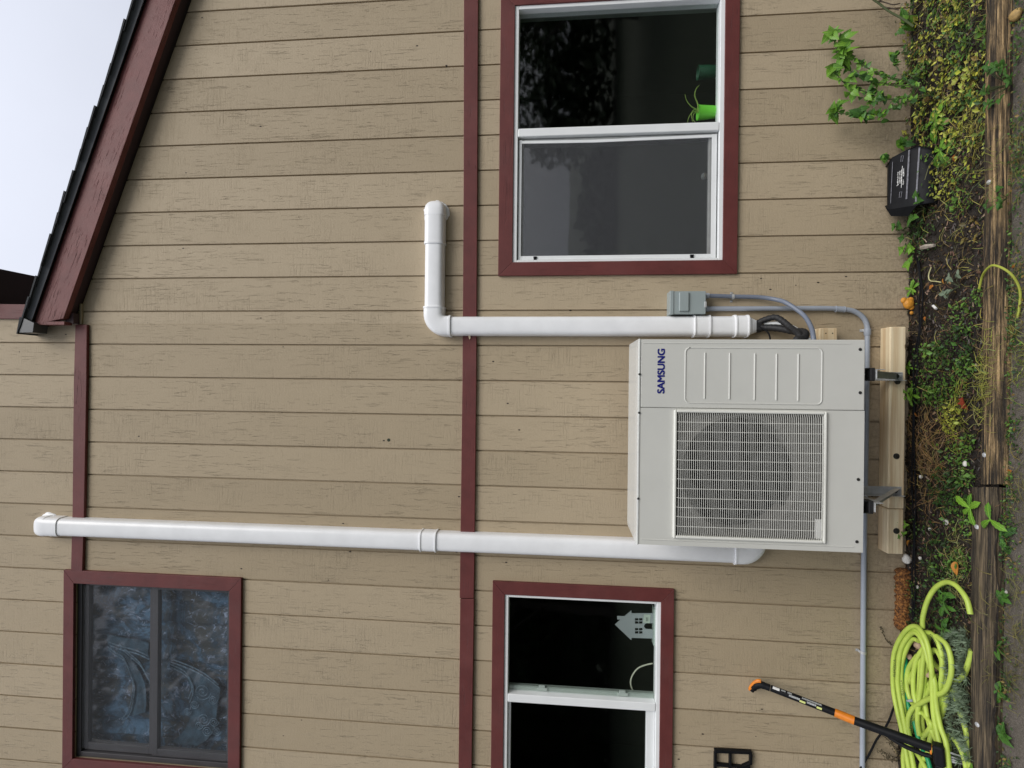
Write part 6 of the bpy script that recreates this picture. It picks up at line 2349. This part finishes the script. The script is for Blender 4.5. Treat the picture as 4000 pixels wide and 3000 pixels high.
# thin scatter over all the bed and on the path edge
for k in range(1000):
    x, y = R3.uniform(-2.3, 2.3), R3.uniform(-0.55, -0.01)
    leaflet(cov, Vector((x, y, soil_z(x, y) + R3.uniform(0.003, 0.012))), R3.uniform(0.006, 0.013), tintv(R3.choice((GG, DG, OL)), R3), R3)
for k in range(4200):
    x = R3.uniform(-2.3, 2.3)
    y = -0.635 - abs(R3.gauss(0, 0.035 if x < 0.4 else 0.075)) + (0.015 if x > -0.4 else 0.03)
    if lump(x, y, 4, 2) < -0.05 and R3.random() < 0.75:
        continue
    leaflet(cov, Vector((x, y, -0.028 + R3.uniform(0.002, 0.022))), R3.uniform(0.006, 0.018), tintv(R3.choice((GG, DG, OL, DG)), R3), R3)
for k in range(260):
    x, y = R3.uniform(xr_, 2.3), R3.uniform(-0.53, -0.03)
    a = R3.uniform(0, 6.283)
    ln = R3.uniform(0.04, 0.14)
    p0 = Vector((x, y, soil_z(x, y) + 0.004))
    p2 = p0 + Vector((math.cos(a) * ln, math.sin(a) * ln * 0.6, R3.uniform(0.01, 0.07)))
    if p2.y > -0.01 or p2.y < -0.56:
        continue
    tn = tintv(R3.choice(((0.10, 0.06, 0.03), (0.22, 0.20, 0.05), (0.06, 0.09, 0.02))), R3)
    cov.tube([p0, (p0 + p2) / 2 + Vector((0, 0, 0.012)), p2], 0.0011, 4, False, tn)
    for j in range(3):
        leaflet(cov, p0 + (p2 - p0) * R3.uniform(0.4, 1.0) + Vector((0, 0, 0.006)), R3.uniform(0.012, 0.026), tintv(R3.choice((YG, YG, GG)), R3, 0.4), R3)
build("ground_cover", cov, M_TINT, kind='stuff', loc=(0, 0, 0))

chips = MB()
for k in range(11500):
    x, y = R3.uniform(-3.0, 3.0), R3.uniform(-0.55, -0.005)
    z = soil_z(x, y) + R3.uniform(0.000, 0.007)
    a = R3.uniform(0, math.pi)
    ln, wd, th = R3.uniform(0.006, 0.026), R3.uniform(0.0018, 0.006), R3.uniform(0.001, 0.003)
    d = Vector((math.cos(a), math.sin(a), R3.uniform(-0.3, 0.3)))
    s_ = Vector((-math.sin(a), math.cos(a), R3.uniform(-.4, .4))) * wd
    c = Vector((x, y, z))
    u = R3.random()
    t_ = (0.022, 0.016, 0.012) if u < 0.55 else ((0.060, 0.038, 0.024) if u < 0.85 else ((0.14, 0.085, 0.05) if u < 0.965 else (0.34, 0.24, 0.15)))
    t_ = tintv(t_, R3, 0.3)
    h = Vector((0, 0, th))
    p, q = c - d * ln * 0.5, c + d * ln * 0.5
    chips.add([p - s_, p + s_, q + s_ * 0.7, q - s_ * 0.7, p + h, q + h], [(0, 1, 4), (1, 2, 5, 4), (2, 3, 5), (3, 0, 4, 5)], t_)
build("mulch", chips, M_CHIP, kind='stuff', loc=(0, 0, 0))

dry = MB()
for k in range(1500):
    x, y = R3.uniform(-2.3, 2.3), R3.uniform(-0.55, -0.01)
    base = R3.choice(((0.26, 0.17, 0.07), (0.12, 0.075, 0.04), (0.38, 0.33, 0.10), (0.055, 0.035, 0.022)))
    if x > 0.5:
        base = R3.choice(((0.38, 0.34, 0.08), (0.30, 0.22, 0.06), (0.12, 0.09, 0.03), (0.25, 0.28, 0.05)))
    blade(dry, Vector((x, y, soil_z(x, y) + 0.006)), R3.uniform(0.03, 0.11), R3.uniform(0.0007, 0.0017), tintv(base, R3), R3, 0.9)
c0 = G(3625, 1790, 0)
for k in range(380):
    x, y = R3.gauss(c0.x, 0.14), R3.gauss(c0.y, 0.07)
    if -0.54 < y < -0.01:
        blade(dry, Vector((x, y, soil_z(x, y) + 0.008)), R3.uniform(0.04, 0.13), R3.uniform(0.0007, 0.0015), tintv((0.33, 0.21, 0.09), R3), R3, 0.7)
for px, py, cnt, base in ((3870, 1490, 160, (0.30, 0.30, 0.06)), (3740, 2210, 140, (0.28, 0.28, 0.09)), (3955, 1400, 100, (0.2, 0.22, 0.05)), (3790, 500, 120, (0.36, 0.34, 0.07)), (3740, 1630, 120, (0.30, 0.32, 0.05)), (3745, 70, 120, (0.12, 0.22, 0.05)), (3930, 2600, 120, (0.14, 0.13, 0.04)), (3930, 2350, 80, (0.14, 0.13, 0.04)), (3960, 1900, 90, (0.16, 0.14, 0.05)), (3965, 1150, 90, (0.18, 0.16, 0.05)), (3960, 600, 110, (0.17, 0.17, 0.04))):
    c0 = G(px, py, 0)
    for k in range(cnt):
        x, y = R3.gauss(c0.x, 0.10), R3.gauss(c0.y, 0.035)
        z = soil_z(x, y) + 0.008 if y > -0.54 else (0.035 if y > -0.625 else -0.022)
        blade(dry, Vector((x, y, z)), R3.uniform(0.03, 0.10), R3.uniform(0.0008, 0.0018), tintv(base, R3), R3, 0.9)
build("dry_grass", dry, M_TINT, kind='stuff', loc=(0, 0, 0))

# ------------------------------------------------------------------ trees across the yard, seen only as reflections in the panes
M_BARK = simple("bark", (0.035, 0.028, 0.022), 0.9, var=0.4, vscale=20)
M_CROWN = tinted("yard_tree_leaves", 0.6)


def yard_tree(x, y, h, r, label, seed, n=2600, leaf=0.12):
    R = random.Random(seed)
    t = thing("yard_tree", label, "tree", (x, y, -0.09), "trees across the yard")
    tr = MB().tube([(x, y, -0.09), (x + 0.1, y, h * 0.35), (x + 0.2, y + 0.1, h * 0.75)], [0.19, 0.14, 0.05], 9)
    for k in range(7):
        a = R.uniform(0, 6.28)
        z0 = h * R.uniform(0.25, 0.6)
        tr.tube([(x + 0.1, y, z0), (x + math.cos(a) * r * 0.5, y + math.sin(a) * r * 0.5, z0 + h * 0.14), (x + math.cos(a) * r * 0.85, y + math.sin(a) * r * 0.85, z0 + h * 0.22)], [0.07, 0.045, 0.015], 6)
    build("trunk", tr, M_BARK, t, smooth=True)
    cr_ = MB()
    cl_ = []
    for k in range(26):
        a, e = R.uniform(0, 6.28), R.uniform(-0.5, 1.0)
        rr = r * R.uniform(0.3, 0.95)
        cl_.append((Vector((x + math.cos(a) * rr, y + math.sin(a) * rr, h * (0.62 + 0.34 * e))), r * R.uniform(0.22, 0.42)))
    for k in range(n):
        c, s_ = R.choice(cl_)
        p = c + Vector((R.gauss(0, s_ * .6), R.gauss(0, s_ * .6), R.gauss(0, s_ * .5)))
        d = Vector((R.gauss(0, 1), R.gauss(0, 1), R.gauss(0, .6))).normalized()
        q = d.orthogonal().normalized()
        l_ = R.uniform(0.5, 1.25) * leaf
        cr_.add([p, p + d * l_ * .5 + q * l_ * .3, p + d * l_, p + d * l_ * .5 - q * l_ * .3], [(0, 1, 2, 3)], tintv((0.035, 0.065, 0.016), R))
    build("crown", cr_, M_CROWN, t)
    return t


yard_tree(9.8, -11.0, 6.2, 2.4, "broad low yard tree reflected in the right window panes", 1, 7000, 0.20)
yard_tree(-9.2, -12.5, 18.0, 4.6, "very tall yard tree reflected in the upper window panes", 2, 4200, 0.42)
yard_tree(-8.0, -15.5, 7.0, 3.0, "middle sized yard tree reflected in the lower window panes", 3, 5000, 0.36)
hd_ = MB()
Rh = random.Random(77)
for k in range(24000):
    p = Vector((Rh.uniform(-22, 22) if k < 14000 else Rh.uniform(-20, -6), -17.5 + Rh.gauss(0, .6), 0))
    top = 3.0 + 0.9 * lump(p.x, 0, 0.35, 3) + 0.7 * lump(p.x, 0, 1.9, 1) - (2.1 if 4.4 < p.x < 8.8 else 0.0) + (3.0 if p.x < -5 else 0.0)  # hedge is added; its heights and gap set dark and bright in the panes
    p.z = max(0.5, top) * Rh.random() ** 0.8
    d = Vector((Rh.gauss(0, 1), Rh.gauss(0, 1), Rh.gauss(0, .6))).normalized()
    q = d.orthogonal().normalized()
    l_ = Rh.uniform(0.2, 0.55) * (2.0 if k >= 14000 else 1.0)
    hd_.add([p, p + d * l_ * .5 + q * l_ * .3, p + d * l_, p + d * l_ * .5 - q * l_ * .3], [(0, 1, 2, 3)], tintv((0.022, 0.040, 0.012), Rh))
hedge = build("added_hedge", hd_, M_CROWN, label="ragged dark hedge added across the yard to shape the window reflections", cat="hedge")
